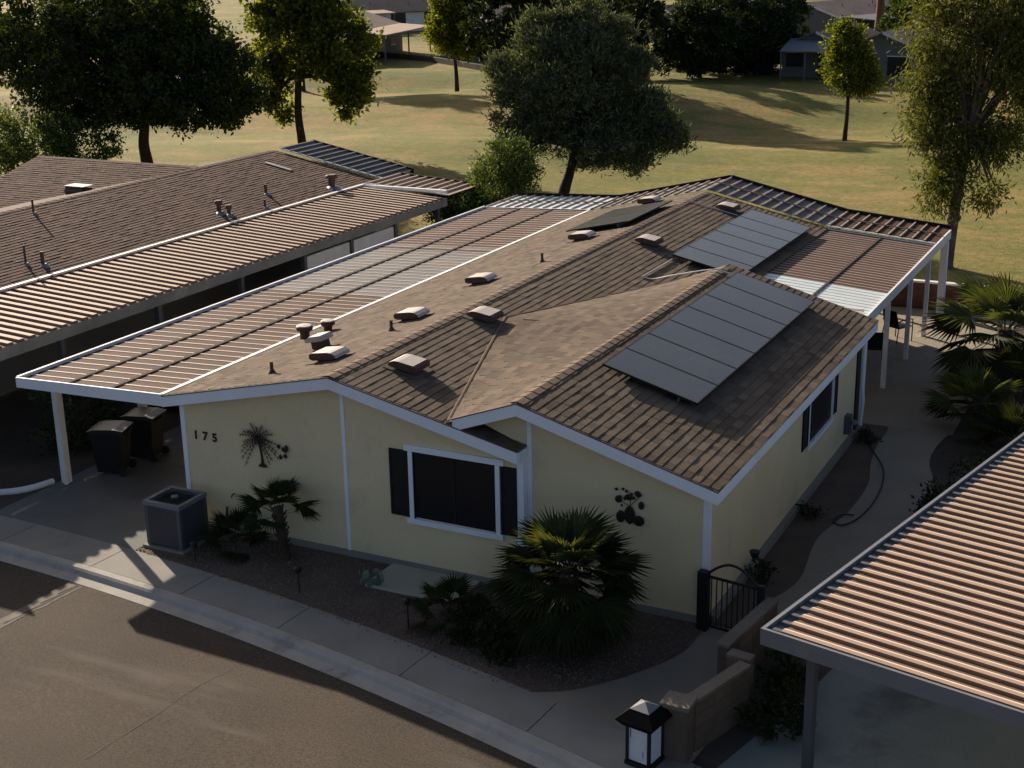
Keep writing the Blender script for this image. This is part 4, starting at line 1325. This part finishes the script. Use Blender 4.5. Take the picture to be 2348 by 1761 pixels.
weep_b = [(-1.7, 28.4, 7.5, 1.4, 1.4, 1.9, 8000), (0, 28.8, 8.6, 1.7, 1.6, 1.8, 8500), (-2.0, 28.3, 4.9, .8, .9, 1.2, 4200), (.6, 28.8, 6.2, 1.3, 1.3, 1.6, 6000), (-1.6, 28.2, 2.9, .65, .7, 1.1, 2800), (.0, 28.5, 4.2, .8, .8, 1.1, 2600), (1.9, 29.2, 7.6, 1.2, 1.3, 1.8, 5000), (-.2, 28.5, 2.5, .35, .4, .7, 700), (-2.3, 28.3, 6.2, .7, .8, 1.0, 2500), (-1.0, 28.3, 4.0, .6, .6, .9, 2200)]
tree('weeping_tree', 'tall airy weeping tree with olive brown leaves at the right edge', 'tree', (-1.35, 28.25, 0), (-.95, 28.4, 4.6), .23, weep_b, l_weep, .21, .06, 36, droop=.9, shell=.25, clump=.62, bark=m_barkl)
tree('park_tree', 'dark trunked tree standing far right beyond the weeping tree', 'tree', (-3.55, 63.6, zl(-3.55, 63.6)), (-3.4, 63.6, 3.0), .30, [(-3.6, 63.6, 6.0, 2.6, 2.4, 2.6, 6000), (-1.5, 63.9, 6.5, 2.4, 2.4, 2.4, 5000)], l_ficus, .26, .15, 37, shell=.35)
# further trees that fill the back of the park and throw the long shadows
tree('park_tree', 'green tree mostly hidden behind the tall bright tree at the left', 'tree', (-61.0, 76.5, zl(-61, 76.5)), (-61, 76.5, 3.6), .28, [(-61.5, 76.5, 6.5, 3.0, 3.0, 3.0, 9000), (-59.8, 76.5, 8.2, 2.6, 2.6, 2.2, 5000)], l_ficus, .30, .18, 38, shell=.4)
tree('park_tree', 'dark round tree hidden low behind the right half of the olive', 'tree', (-33.6, 69.5, zl(-33.6, 69.5)), (-33.5, 69.5, 2.0), .3, [(-33.6, 69.5, 4.6, 3.4, 3.8, 3.0, 9000), (-33.2, 69.6, 8.2, 3.2, 3.4, 2.6, 7500)], l_dark, .34, .22, 41, shell=.4)
tree('park_tree', 'large dark tree rising directly behind the olive tree', 'tree', (-38.0, 73.5, zl(-38, 73.5)), (-37.8, 73.5, 2.6), .36, [(-39.6, 73.5, 5.4, 4.2, 4.4, 3.6, 13000), (-36.2, 73.9, 5.0, 4.0, 4.2, 3.4, 12000), (-38, 73.5, 8.2, 3.8, 3.8, 2.4, 8000)], l_dark, .34, .22, 39, shell=.4)
far = [(-37.2, 86.5, 4.2, 3.6, 8.2), (-31.6, 90.0, 3.6, 3.0, 6.6), (-27.6, 94.0, 2.8, 2.8, 6.0), (-33.0, 97.0, 3.8, 3.4, 8.5), (-28.5, 99.5, 3.0, 3.0, 7.0)]
lab = ['dark rounded tree at the left of the thicket behind the olive', 'middle dark tree of the thicket bordering the lawn', 'dark tree of the thicket touching the blue grey canopy', 'taller dark tree rising at the back of the thicket', 'leafy tree at the rear right of the thicket']
for i, (x, y, rx, rz, h) in enumerate(far):
    tree('thicket_tree', lab[i], 'tree', (x, y, 0), (x, y, 1.6), .22, [(x, y, h * .45, rx, rx, h * .42, 9000), (x + .8, y - .5, h * .72, rx * .7, rx * .7, h * .3, 4500), (x - 1.2, y - .6, 1.6, rx * .8, rx * .8, 1.5, 3500)], l_dark if i != 4 else l_hedge, .32, .19, 50 + i, group='thicket trees at the lawn edge', shell=.4)
tree('park_tree', 'bright leafed tree peeping over the top edge above the small round tree', 'tree', (-82, 150, 0), (-82, 150, 3), .3, [(-82, 150, 5.2, 3.8, 3.8, 3.4, 5000), (-76, 152, 5, 3.4, 3.4, 3, 4000)], l_bright, .45, .3, 60, shell=.4)
tree('park_tree', 'dim tree at the far upper left corner behind the evergreen', 'tree', (-88, 92, 0), (-88, 92, 3), .3, [(-88, 92, 5, 4.5, 4.5, 4, 6000), (-96, 90, 5, 4.5, 4.5, 4, 5000)], l_weep, .4, .25, 61, shell=.4)
tree('thick_trunked_tree', 'thick red brown trunk standing behind the distant carport at the top', 'tree', (-24.4, 121.0, 0), (-24.2, 121, 5.5), .55, [(-24.2, 121, 8.5, 3.0, 3.0, 2.4, 4000)], l_dark, .4, .25, 62, bark=M('red_bark', (.14, .065, .045), .95, .3, 3, .3, 30))
bush('clipped_bush', 'big round clipped bush behind the white chimney at the upper right', 'bush', (-18.5, 112, 0), [(-18.5, 112, 2.6, 3.4, 3.2, 2.6, 9000)], l_hedge, .28, .18, 63, shell=.75, clump=.35)
bush('clipped_bush', 'round bush left of the clipped one, near the far lawn', 'bush', (-26.0, 142, 0), [(-26.0, 142, 2.2, 3.2, 3.2, 2.2, 5000)], l_hedge, .32, .2, 64, shell=.7, clump=.4)
for i, (x, y) in enumerate(((-58, 210), (-50, 216), (-66, 224), (-40, 214), (-30, 205), (-74, 205), (-20, 212), (-90, 215))):
    tree('distant_tree', 'distant park tree number ' + ['one', 'two'][0] if False else ['thin distant tree near the middle of the far lawn', 'distant tree beside the thin one on the far lawn', 'pale distant tree left of centre on the far lawn', 'distant tree above the far brown roof', 'distant tree right of the far brown roof', 'distant tree behind the thicket at the top edge', 'distant tree at the top edge above the round bush', 'distant tree at the top edge left of the olive'][i], 'tree', (x, y, 0), (x, y, 3.5), .3, [(x, y, 6.2, 3.2, 3.2, 2.8, 2200)], (l_hedge, l_weep, l_bright)[i % 3], .55, .35, 70 + i, group='distant trees on the far lawn', shell=.35)
# shrubs by the houses
ob = [(-16.3, 24.3, 2.3, 1.0, 1.0, 1.5, 5200), (-15.5, 24.5, 2.9, .7, .8, 1.2, 2600), (-17.1, 24.0, 1.6, .8, .8, .9, 2600), (-17.0, 23.2, 1.6, .9, .8, .8, 2400), (-15.6, 23.6, 1.7, .7, .7, .9, 1800), (-17.9, 22.9, 1.7, .65, .6, .7, 1600), (-16.0, 24.4, 3.7, .5, .5, .7, 900), (-15.2, 24.5, 3.3, .35, .4, .6, 500)]
bush('oleander_shrub', 'upright glossy green shrub between the two carports at the back', 'shrub', (-16.2, 24.1, 0), ob, l_shrub, .17, .055, 80, up=.8, shell=.3, clump=.34, per=40, stems=14)
bush('round_shrub', 'dense green shrub at the left edge behind the brown wing roof', 'shrub', (-45.0, 32.0, 0), [(-45.5, 31.5, 1.7, 2.4, 2.0, 1.5, 6500), (-43.4, 32.4, 1.6, 1.8, 1.6, 1.3, 4500), (-47.5, 30.5, 1.8, 2.0, 2.0, 1.6, 4500)], l_shrub, .18, .10, 81, shell=.5)
bush('low_shrub', 'low dark shrub beneath the big fan palm in the planting bed', 'shrub', (-3.25, -1.70, 0), [(-3.25, -1.70, .30, .55, .5, .32, 1400), (-2.7, -1.95, .25, .45, .4, .25, 900)], l_palmdark, .09, .04, 82, clump=.16, per=40)
bush('low_shrub', 'low dark shrub just inside the garden gate along the side wall', 'shrub', (.12, 2.35, 0), [(.12, 2.35, .16, .2, .3, .18, 260)], l_dark, .09, .04, 83, clump=.15, per=40)
bush('low_shrub', 'small dark shrub halfway along the right wall of the cream house', 'shrub', (.10, 5.5, 0), [(.10, 5.5, .15, .18, .26, .16, 220)], l_dark, .08, .04, 84, clump=.14, per=40)
bush('low_shrub', 'low dark shrub near the meter box at the end of the right wall', 'shrub', (.20, 10.1, 0), [(.18, 10.1, .16, .2, .4, .18, 260)], l_dark, .08, .04, 85, clump=.14, per=40)
bush('low_shrub', 'dark planting beside the near carport edge right of the side path', 'shrub', (2.7, 6.4, 0), [(2.6, 6.0, .35, .5, .9, .4, 1600), (2.9, 7.4, .4, .5, .9, .45, 1600)], l_dark, .10, .05, 86, clump=.2, per=40)
bush('low_shrub', 'dark ground plants behind the low block wall near the carport post', 'shrub', (1.75, -2.1, 0), [(1.75, -2.1, .2, .4, .6, .24, 900), (1.5, -.9, .2, .35, .6, .26, 900)], l_palmdark, .10, .05, 87, clump=.18, per=40)
for i, (x, y, z) in enumerate(((-15.7, 6, 2.0), (-15.8, 2.8, 1.9), (-15.7, 10, 2.0))):
    bush('hedge_shrub', ['dark shrub in the gap between carports, middle one', 'dark shrub in the gap between carports, nearest the street', 'dark shrub in the gap between carports, furthest back'][i], 'shrub', (x, y, 0), [(x, y, z * .5, .6, 1.6, z * .52, 4200)], l_dark, .12, .06, 88 + i, group='dark shrubs in the gap between the carports', clump=.22, per=40)
# ------------------------------------------------------------------ fan palms
def frond_mesh(name, pet, fan, segs, spread, mat, seed, droop=.12):
    """Palmate leaf along +x: petiole then a pleated fan of pointed segments; z is up."""
    r = random.Random(seed)
    mb = MB()
    mb.add([(0, -.012, 0), (0, .012, 0), (pet, .008, 0), (pet, -.008, 0), (0, 0, -.012), (pet, 0, -.008)], [(0, 3, 2, 1), (0, 4, 5, 3), (1, 2, 5, 4)])
    a0, a1 = -spread / 2, spread / 2
    for i in range(segs):
        a = a0 + (a1 - a0) * (i + .5) / segs
        L = fan * (1 - .28 * abs(a / (spread / 2)) ** 2) * r.uniform(.9, 1.06)
        w = (a1 - a0) / segs * .52
        def pt(ang, rad, dz):
            return (pet + rad * math.cos(ang), rad * math.sin(ang), dz - droop * rad * rad / fan)
        b = pt(a, 0.0, 0)
        m = .56
        l0, r0, c0 = pt(a - w, L * m, .012), pt(a + w, L * m, .012), pt(a, L * m, -.014)
        t = pt(a + r.uniform(-.02, .02), L, -.05 * L * r.uniform(.3, 2.5))
        mb.add([b, l0, c0, r0, t], [(0, 1, 2), (0, 2, 3), (1, 4, 2), (2, 4, 3)])
    return mb.mesh(name, mat)
FR = {}
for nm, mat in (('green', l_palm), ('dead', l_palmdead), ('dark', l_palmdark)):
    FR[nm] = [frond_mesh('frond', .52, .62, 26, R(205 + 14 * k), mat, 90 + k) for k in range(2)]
def fan_palm(label, base, heart, scale, n, seed, trunk_r, mats=('green', 'dark', 'dead'), lean=(0, 0), low=-.9, group='fan palms in the gardens', cut=.5):
    p = thing('fan_palm', label, 'palm', base, group)
    r = random.Random(seed)
    h = Vector((lean[0], lean[1], heart))
    if heart > .25:
        mb = MB()
        k = 10
        mb.tube([h * (i / k) + Vector((0, 0, -.05 if i == 0 else 0)) for i in range(k + 1)], [trunk_r * (1.25 if i == 0 else (1.0 + .10 * (i % 2))) for i in range(k + 1)], 10)
        mb.build('trunk', m_palmtrunk, p, local=True)
        boots = MB()
        for i in range(int(34 * heart)):
            a = i * 2.4
            z = .12 + .85 * heart * i / (34 * heart)
            c = h * (z / heart) + Vector((math.cos(a), math.sin(a), 0)) * trunk_r * 1.05
            c.z = z
            boots.tube([c, c + Vector((math.cos(a) * .05, math.sin(a) * .05, .09))], [.022, .012], 5)
        o = boots.build('leaf_bases', m_palmtrunk, p, local=True)
        o['kind'] = 'stuff'
    for i in range(n):
        t = i / max(1, n - 1)
        a = i * 2.39996 + r.uniform(-.25, .25)
        el = R(82) * (1 - t) + R(90) * low * t * 1.0 + r.uniform(-.12, .12)
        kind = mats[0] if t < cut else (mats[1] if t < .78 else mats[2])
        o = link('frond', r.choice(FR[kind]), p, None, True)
        sc = scale * (.72 + .36 * min(1, t * 2.2)) * r.uniform(.9, 1.08)
        q = Matrix.Rotation(a, 4, 'Z') @ Matrix.Rotation(-el, 4, 'Y') @ Matrix.Rotation(r.uniform(-.35, .35), 4, 'X') @ Matrix.Diagonal((sc, sc, sc, 1))
        q.translation = h + Vector((math.cos(a), math.sin(a), 0)) * trunk_r * .6 + Vector((0, 0, -.18 * t))
        o.matrix_local = q
    return p
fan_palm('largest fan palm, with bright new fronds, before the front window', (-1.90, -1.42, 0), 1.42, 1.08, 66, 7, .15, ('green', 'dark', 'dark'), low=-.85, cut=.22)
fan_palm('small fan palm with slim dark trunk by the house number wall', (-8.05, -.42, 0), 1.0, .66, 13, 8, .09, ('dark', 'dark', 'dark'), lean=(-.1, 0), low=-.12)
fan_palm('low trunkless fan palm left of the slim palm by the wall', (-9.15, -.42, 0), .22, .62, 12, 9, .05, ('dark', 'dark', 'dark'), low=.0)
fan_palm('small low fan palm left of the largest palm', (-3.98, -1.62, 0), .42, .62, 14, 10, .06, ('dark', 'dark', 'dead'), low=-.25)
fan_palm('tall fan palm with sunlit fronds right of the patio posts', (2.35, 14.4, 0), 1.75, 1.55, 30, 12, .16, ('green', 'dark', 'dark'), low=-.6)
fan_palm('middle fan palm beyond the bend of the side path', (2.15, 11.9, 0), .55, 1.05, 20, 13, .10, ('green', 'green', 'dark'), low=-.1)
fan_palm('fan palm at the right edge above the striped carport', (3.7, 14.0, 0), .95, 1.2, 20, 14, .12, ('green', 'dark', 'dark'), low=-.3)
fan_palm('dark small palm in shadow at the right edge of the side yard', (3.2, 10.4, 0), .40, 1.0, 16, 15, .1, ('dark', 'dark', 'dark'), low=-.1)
# ------------------------------------------------------------------ prickly pear, path lights, hose, wall ornaments
pp = thing('prickly_pear', 'little grey green prickly pear at the corner of the concrete landing', 'cactus', (-5.98, -.80, 0))
r = random.Random(5)
pads = [((0, 0, .10), 0), ((-.14, .02, .08), .4), ((.13, .04, .12), -.3), ((-.05, -.05, .24), .2), ((.12, .06, .28), -.5), ((-.20, .0, .22), .7), ((.22, .02, .24), -.8)]
for (c, rx) in pads:
    o = MB().lathe([(.004, -.105), (.05, -.085), (.075, -.02), (.072, .04), (.04, .09), (.004, .10)], (0, 0, 0), 12, 1.0, .28).build('pad', m_cactus, pp, local=True, smooth=True)
    o.location = c
    o.rotation_euler = (r.uniform(-.3, .3), rx, r.uniform(-1, 1))
landing = tag(MB().box(-6.1, -.80, -.06, -4.3, .155, .045).build('concrete_landing', m_landing, bevel=.01), kind='structure')
def path_light(x, y, h, label):
    p = thing('path_light', label, 'path light', (x, y, 0), 'stake lights in the gravel')
    MB().tube([(0, 0, -.05), (0, 0, h)], .012, 7).build('stake', m_black, p, local=True)
    MB().lathe([(.035, 0), (.06, .02), (.06, .09), (.075, .10), (.02, .13)], (0, 0, h), 12).build('lamp_head', m_black, p, local=True)
path_light(-6.99, -1.50, .38, 'thin black stake light in gravel right of the slim palm')
path_light(-9.50, -1.20, .26, 'thin black stake light in gravel right of the air conditioner')
path_light(-4.62, -1.80, .40, 'thin black stake light in gravel below the concrete landing')
def bell_light(x, y, h, label):
    p = thing('garden_spotlight', label, 'garden light', (x, y, 0))
    MB().tube(catmull([(0, 0, -.03), (.02, 0, h * .6), (.0, -.05, h * .9), (-.06, -.1, h)], 4), .015, 7).build('stem', m_black, p, local=True)
    MB().lathe([(.02, .0), (.05, .03), (.085, .12), (.09, .15)], (-.08, -.12, h - .03), 12).build('bell_shade', m_black, p, local=True)
bell_light(.25, 1.75, .72, 'black bell shaped garden light on a bent stem behind the gate')
tag(MB().tube(catmull([(-.1, 10.85, .02), (.15, 10.2, .02), (.41, 9.55, .02), (.72, 8.9, .02), (.93, 8.31, .02), (1.06, 7.52, .02), (1.10, 6.8, .02), (1.08, 6.18, .02), (.98, 5.54, .02), (.80, 5.2, .02), (.62, 5.35, .02), (.70, 5.7, .025), (.92, 5.75, .03)], 6), .016, 7).build('garden_hose', m_hose, smooth=True), 'dark garden hose curving along the side path', 'hose')
art = thing('wall_ornament', 'metal palm tree ornament on the wall right of the house number', 'wall ornament', (-8.88, .15, 1.5))
MB().tube(catmull([(.03, .0, .0), (.02, 0, .2), (-.01, 0, .38), (-.03, 0, .50)], 4), [.026] * 3 + [.02] * 10, 7).build('trunk', m_artmetal, art, local=True)
MB().lathe([(.10, -.03), (.09, .0), (.04, .035)], (.03, 0, .0), 10, 1, .3).build('foot', m_artmetal, art, local=True)
r = random.Random(3)
for i in range(19):
    a = R(-52) + R(284) * i / 18
    L = r.uniform(.34, .58)
    mb = MB()
    prev = Vector((-.03, 0, .50))
    dvx, dvz = math.cos(a), math.sin(a)
    n = 7
    P = [Vector((-.03 + dvx * L * t, -.008 - .02 * t, .50 + dvz * L * t * (.95) - .16 * t * t)) for t in (k / n for k in range(n + 1))]
    for k in range(n):
        p, q = P[k], P[k + 1]
        d = (q - p).normalized()
        s = Vector((-d.z, 0, d.x))
        for sg in (-1, 1):
            w = .085 * (1 - .55 * k / n) * r.uniform(.8, 1.2)
            tip = p + s * sg * w + d * .07
            mb.add([p, p + d * .022, tip, p + Vector((0, .003, 0)), p + d * .022 + Vector((0, .003, 0))], [(0, 1, 2), (4, 3, 2), (0, 2, 3), (1, 4, 2)])
    mb.tube(P, .005, 4)
    o = mb.build('palm_leaf', m_artmetal, art, local=True)
for i in range(7):
    c = Vector((.42 + r.uniform(-.12, .22), -.01, .34 + r.uniform(-.14, .12)))
    MB().lathe([(.004, -.05), (.04, -.02), (.035, .02), (.004, .05)], (0, 0, 0), 8, 1, .15).build('leaf', m_artmetal, art, local=True).location = c
art2 = thing('wall_ornament', 'dark metal cactus flower ornament on the wall above the largest palm', 'wall ornament', (-1.57, .31, 1.7))
for (x, z, rx, rz, tl) in ((-1.73, 1.66, .085, .115, .2), (-1.57, 1.71, .10, .165, 0), (-1.41, 1.63, .105, .095, -.4), (-1.77, 1.96, .065, .07, .5), (-1.59, 2.02, .075, .055, 0), (-1.43, 2.10, .065, .055, .4), (-1.37, 1.91, .055, .075, .1), (-1.66, 1.99, .03, .035, 0), (-1.74, 2.01, .025, .03, 0),
                          (-1.81, 2.13, .03, .028, 0), (-1.69, 2.15, .028, .026, 0), (-1.63, 2.12, .027, .027, 0), (-1.54, 2.08, .024, .034, 0), (-1.50, 2.02, .028, .03, 0), (-1.71, 1.86, .02, .026, 0)):
    o = MB().lathe([(.01, -1.0), (.62, -.75), (.95, -.2), (.92, .35), (.5, .85), (.02, 1.0)], (0, 0, 0), 14, 1, .2).build('pad', m_artmetal, art2, local=True, smooth=True)
    o.location = Vector((x + 1.57, -.01, z - 1.7))
    o.scale = (rx, .06, rz)
    o.rotation_euler = (0, tl, 0)
MB().tube([(.0, .008, -.02), (.0, .008, .30), (-.03, .008, .40)], .007, 5).build('stem', m_artmetal, art2, local=True)
MB().tube([(-.2, .008, .24), (0, .008, .16), (.17, .008, .36)], .006, 5).build('stem', m_artmetal, art2, local=True)
# ------------------------------------------------------------------ back garden wall and patio chair
gw = thing('garden_wall', 'low red brown block wall with white rail behind the patio posts', 'wall', (-.6, 22.6, 0))
me_r = MB().box(-.195, -.07, 0, .195, .07, .185).mesh('block', m_redwall)
for c in range(4):
    for i in range(13):
        o = link('block', me_r, gw, None, True)
        o.location = (-2.6 + i * .4 + (.2 if c % 2 else 0), 0, -.02 + c * .19)
MB().box(-2.85, -.10, .745, 2.9, .10, .80).build('rail', m_flash, gw, local=True)
def patio_chair(x, y, rz, label):
    c = thing('patio_chair', label, 'chair', (x, y, -.008), 'dark patio chairs under the cover', rz)
    MB().box(-.27, -.26, .40, .27, .26, .45).build('seat', m_black, c, local=True, bevel=.015)
    MB().prism([(-.26, .24, .46), (.26, .24, .46), (.24, .36, .92), (-.24, .36, .92)], (0, .03, 0)).build('backrest', m_black, c, local=True)
    for s in (-1, 1):
        MB().tube(catmull([(s * .29, -.26, .0), (s * .29, -.26, .55), (s * .30, -.18, .64), (s * .30, .15, .65), (s * .28, .30, .60)], 4), .016, 7).build('armrest', m_black, c, local=True)
        MB().tube([(s * .26, .25, .45), (s * .28, .34, .0)], .016, 7).build('leg', m_black, c, local=True)
    return c
patio_chair(-.95, 18.6, R(150), 'dark patio chair with curved arms behind the second patio post')
patio_chair(-1.1, 16.2, R(200), 'dark patio chair nearer the street under the patio cover')
# ------------------------------------------------------------------ houses across the park
def bg_house(label, loc, rz, L, W, eave, ridge, wallm, roofm, windows=(), group=None, chimney=None, canopy=None):
    """Ridge along local x. Gable ends at +-L/2."""
    h = thing('park_house', label, 'house', loc, group, rz)
    a, b = L / 2, W / 2
    ov = .4
    MB().box(-a, -b, -.1, a, b, eave).build('wall', wallm, h, local=True)
    sl_ = (ridge - eave) / b
    MB().prism([(-a - ov, -b - ov, eave - sl_ * ov), (-a - ov, 0, ridge), (-a - ov, b + ov, eave - sl_ * ov), (-a - ov, b + ov, eave - sl_ * ov - .12), (-a - ov, 0, ridge - .12), (-a - ov, -b - ov, eave - sl_ * ov - .12)], (L + 2 * ov, 0, 0)).build('roof', roofm, h, local=True)
    for s in (-1, 1):
        MB().prism([(s * a, -b, eave), (s * a, 0, ridge - .13), (s * a, b, eave)], (-s * .1, 0, 0)).build('gable', wallm, h, local=True)
        MB().prism([(s * (a + ov), -b - ov, eave - sl_ * ov), (s * (a + ov), 0, ridge), (s * (a + ov), 0, ridge - .2), (s * (a + ov), -b - ov, eave - sl_ * ov - .2)], (s * .04, 0, 0)).build('fascia', m_whitew, h, local=True)
    for (wall_, u, z0, w, hh) in windows:
        if wall_ == 'f':
            o = MB().box(u, -b - .03, z0, u + w, -b - .001, z0 + hh).build('window', m_darkscreen, h, local=True)
            MB().box(u - .08, -b - .05, z0 + hh, u + w + .08, -b - .001, z0 + hh + .08).build('frame', m_whitew, o, local=True)
            MB().box(u - .08, -b - .06, z0 - .08, u + w + .08, -b - .001, z0).build('sill', m_whitew, o, local=True)
        else:
            s = 1 if wall_ == 'r' else -1
            x0, x1 = sorted((s * (a + .001), s * (a + .03)))
            o = MB().box(x0, u, z0, x1, u + w, z0 + hh).build('window', m_darkscreen, h, local=True)
            MB().box(x0, u - .08, z0 + hh + .001, x1 + .01 * s, u + w + .08, z0 + hh + .08).build('frame', m_whitew, o, local=True)
    for k, (u, v) in enumerate(((-a * .4, -b * .4), (a * .2, -b * .55), (a * .5, -b * .35))):
        zz_ = ridge + sl_ * v
        MB().tube([(u, v, zz_ - .05), (u, v, zz_ + .3)], .06, 8).build('vent_pipe', m_pipe, h, local=True)
    if chimney:
        cx, cyy = chimney
        o = MB().box(cx - .4, cyy - .35, eave - .2, cx + .4, cyy + .35, ridge + 1.3).build('chimney', m_whitew, h, local=True)
        MB().box(cx - .22, cyy - .2, ridge + 1.301, cx + .22, cyy + .2, ridge + 1.8).build('chimney_pot', m_bgwall, o, local=True)
    if canopy:
        x0, x1, dep, zc, cm_ = canopy
        MB().prism([(x0, -b - dep, zc - .25), (x0, -b, zc), (x0, -b, zc - .08), (x0, -b - dep, zc - .37)], (x1 - x0, 0, 0)).build('canopy', cm_, h, local=True)
        for i in range(3):
            xx = x0 + .2 + (x1 - x0 - .4) * i / 2
            MB().box(xx - .06, -b - dep + .1, -.1, xx + .06, -b - dep + .22, zc - .36).build('canopy_post', m_bgwall, h, local=True)
    return h
bg_house('brown roofed house with pale patio cover behind the small round tree', (-73.6, 101.0, 0), R(103), 16, 8.5, 2.7, 4.1, m_bgwall, m_bgroof, [('f', -5, .8, 2.2, 1.2), ('f', 0, .1, 2.4, 2.0), ('f', 4, .9, 1.6, 1.0)], canopy=(-7.5, 7.5, 3.4, 2.85, m_nbpan))
bg_house('house with ribbed canopy half hidden between round tree and olive', (-60.2, 106.0, 0), R(118), 12, 7.5, 2.6, 3.8, m_bgwall, m_bgroof, [('f', -3, .8, 2, 1.2), ('f', 2, .1, 2.2, 2.0)], canopy=(-4, 5, 2.6, 2.7, m_nbpan))
bg_house('grey house with blue grey canopy left of the slender yellow green tree', (-23.0, 99.2, 0), R(90) + R(1), 13, 5.4, 2.5, 3.6, m_bgwall, m_bgroof2, [('l', -2.4, .1, 2.2, 2.0), ('l', 1.0, .8, 1.4, 1.1)])
bg_house('gabled grey house with white chimney behind the weeping tree', (-16.9, 98.0, 0), R(90) + R(-2), 15, 5.8, 2.6, 3.75, m_bgwall, m_bgroof, [('l', -2.2, .5, 1.8, 1.4), ('l', .5, .6, 1.2, 1.5)], chimney=(3.9, -1.6))
bg_house('far brown roof with pale carport beyond the grey houses', (-32.6, 140.5, 0), R(70), 14, 9, 2.6, 4.0, m_bgwall, m_bgroof, [('f', -3, .8, 2, 1.2)], canopy=(-7, 7, 4.4, 2.6, m_palepan))
bg_house('far brown roof showing above the thicket of dark trees', (-45.5, 131.0, 0), R(60), 12, 8, 2.6, 4.0, m_bgwall, m_bgroof2, [('f', -2, .8, 2, 1.2)])
bg_house('distant white walled house at the top edge above the brown roof', (-92.0, 141.0, 0), R(62), 18, 8, 2.6, 4.0, m_whitew, m_bgroof2, [('f', -7, .7, 2.2, 1.6), ('f', -2, .7, 2.2, 1.6), ('f', 3, .7, 2.2, 1.6)], canopy=(-9, -3, 3, 2.8, m_nbpan))
bg_house('distant pale roofed house at the top edge left of the olive tree', (-66.0, 128.0, 0), R(45), 14, 8, 2.6, 3.9, m_bgwall, m_bgroof, [('f', -3, .8, 2, 1.2)], canopy=(-5, 4, 2.6, 2.7, m_palepan))
can = thing('awning', 'blue grey sloping awning with corner posts on the grey house', 'awning', (-23.0, 91.3, 0))
MB().add([(-2.0, -1.6, 2.25), (2.0, -1.6, 2.25), (2.0, 1.5, 3.0), (-2.0, 1.5, 3.0), (-2.0, -1.6, 2.17), (2.0, -1.6, 2.17), (2.0, 1.5, 2.92), (-2.0, 1.5, 2.92)],
         [(0, 1, 2, 3), (7, 6, 5, 4), (0, 4, 5, 1), (1, 5, 6, 2), (2, 6, 7, 3), (3, 7, 4, 0)]).build('roof', m_bluecan, can, local=True)
for x in (-1.9, 0, 1.9):
    MB().box(x - .05, -1.5, -.03, x + .05, -1.4, 2.17).build('post', m_bgwall, can, local=True)
# low retaining wall and patio furniture along the far lawn edge
fw = thing('retaining_wall', 'low dark retaining wall along the far edge of the lawn', 'wall', (-60, 97, 0))
MB().prism([(-69.5, 102.0, -.1), (-61.6, 98.4, -.1), (-52.3, 91.2, -.1), (-48.5, 88.0, -.1), (-48.3, 88.3, -.1), (-52.1, 91.5, -.1), (-61.4, 98.8, -.1), (-69.4, 102.4, -.1)], (0, 0, .55)).build('wall', m_dirt, fw)
def far_chair(x, y, rz, label):
    c = thing('patio_chair', label, 'chair', (x, y, 0), 'white chairs on the far patio', rz)
    MB().box(-.3, -.3, .40, .3, .3, .46).build('seat', m_white, c, local=True)
    MB().box(-.3, .25, .47, .3, .30, 1.0).build('backrest', m_white, c, local=True)
    for a in (-.26, .26):
        for b in (-.26, .26):
            MB().box(a - .025, b - .025, -.03, a + .025, b + .025, .40).build('leg', m_white, c, local=True)
far_chair(-49.6, 91.4, R(200), 'white patio chair right of the small round tree trunk')
far_chair(-47.9, 91.0, R(150), 'white patio chair furthest right on the far patio')
far_chair(-51.4, 92.8, R(230), 'white patio chair left of the small round tree trunk')
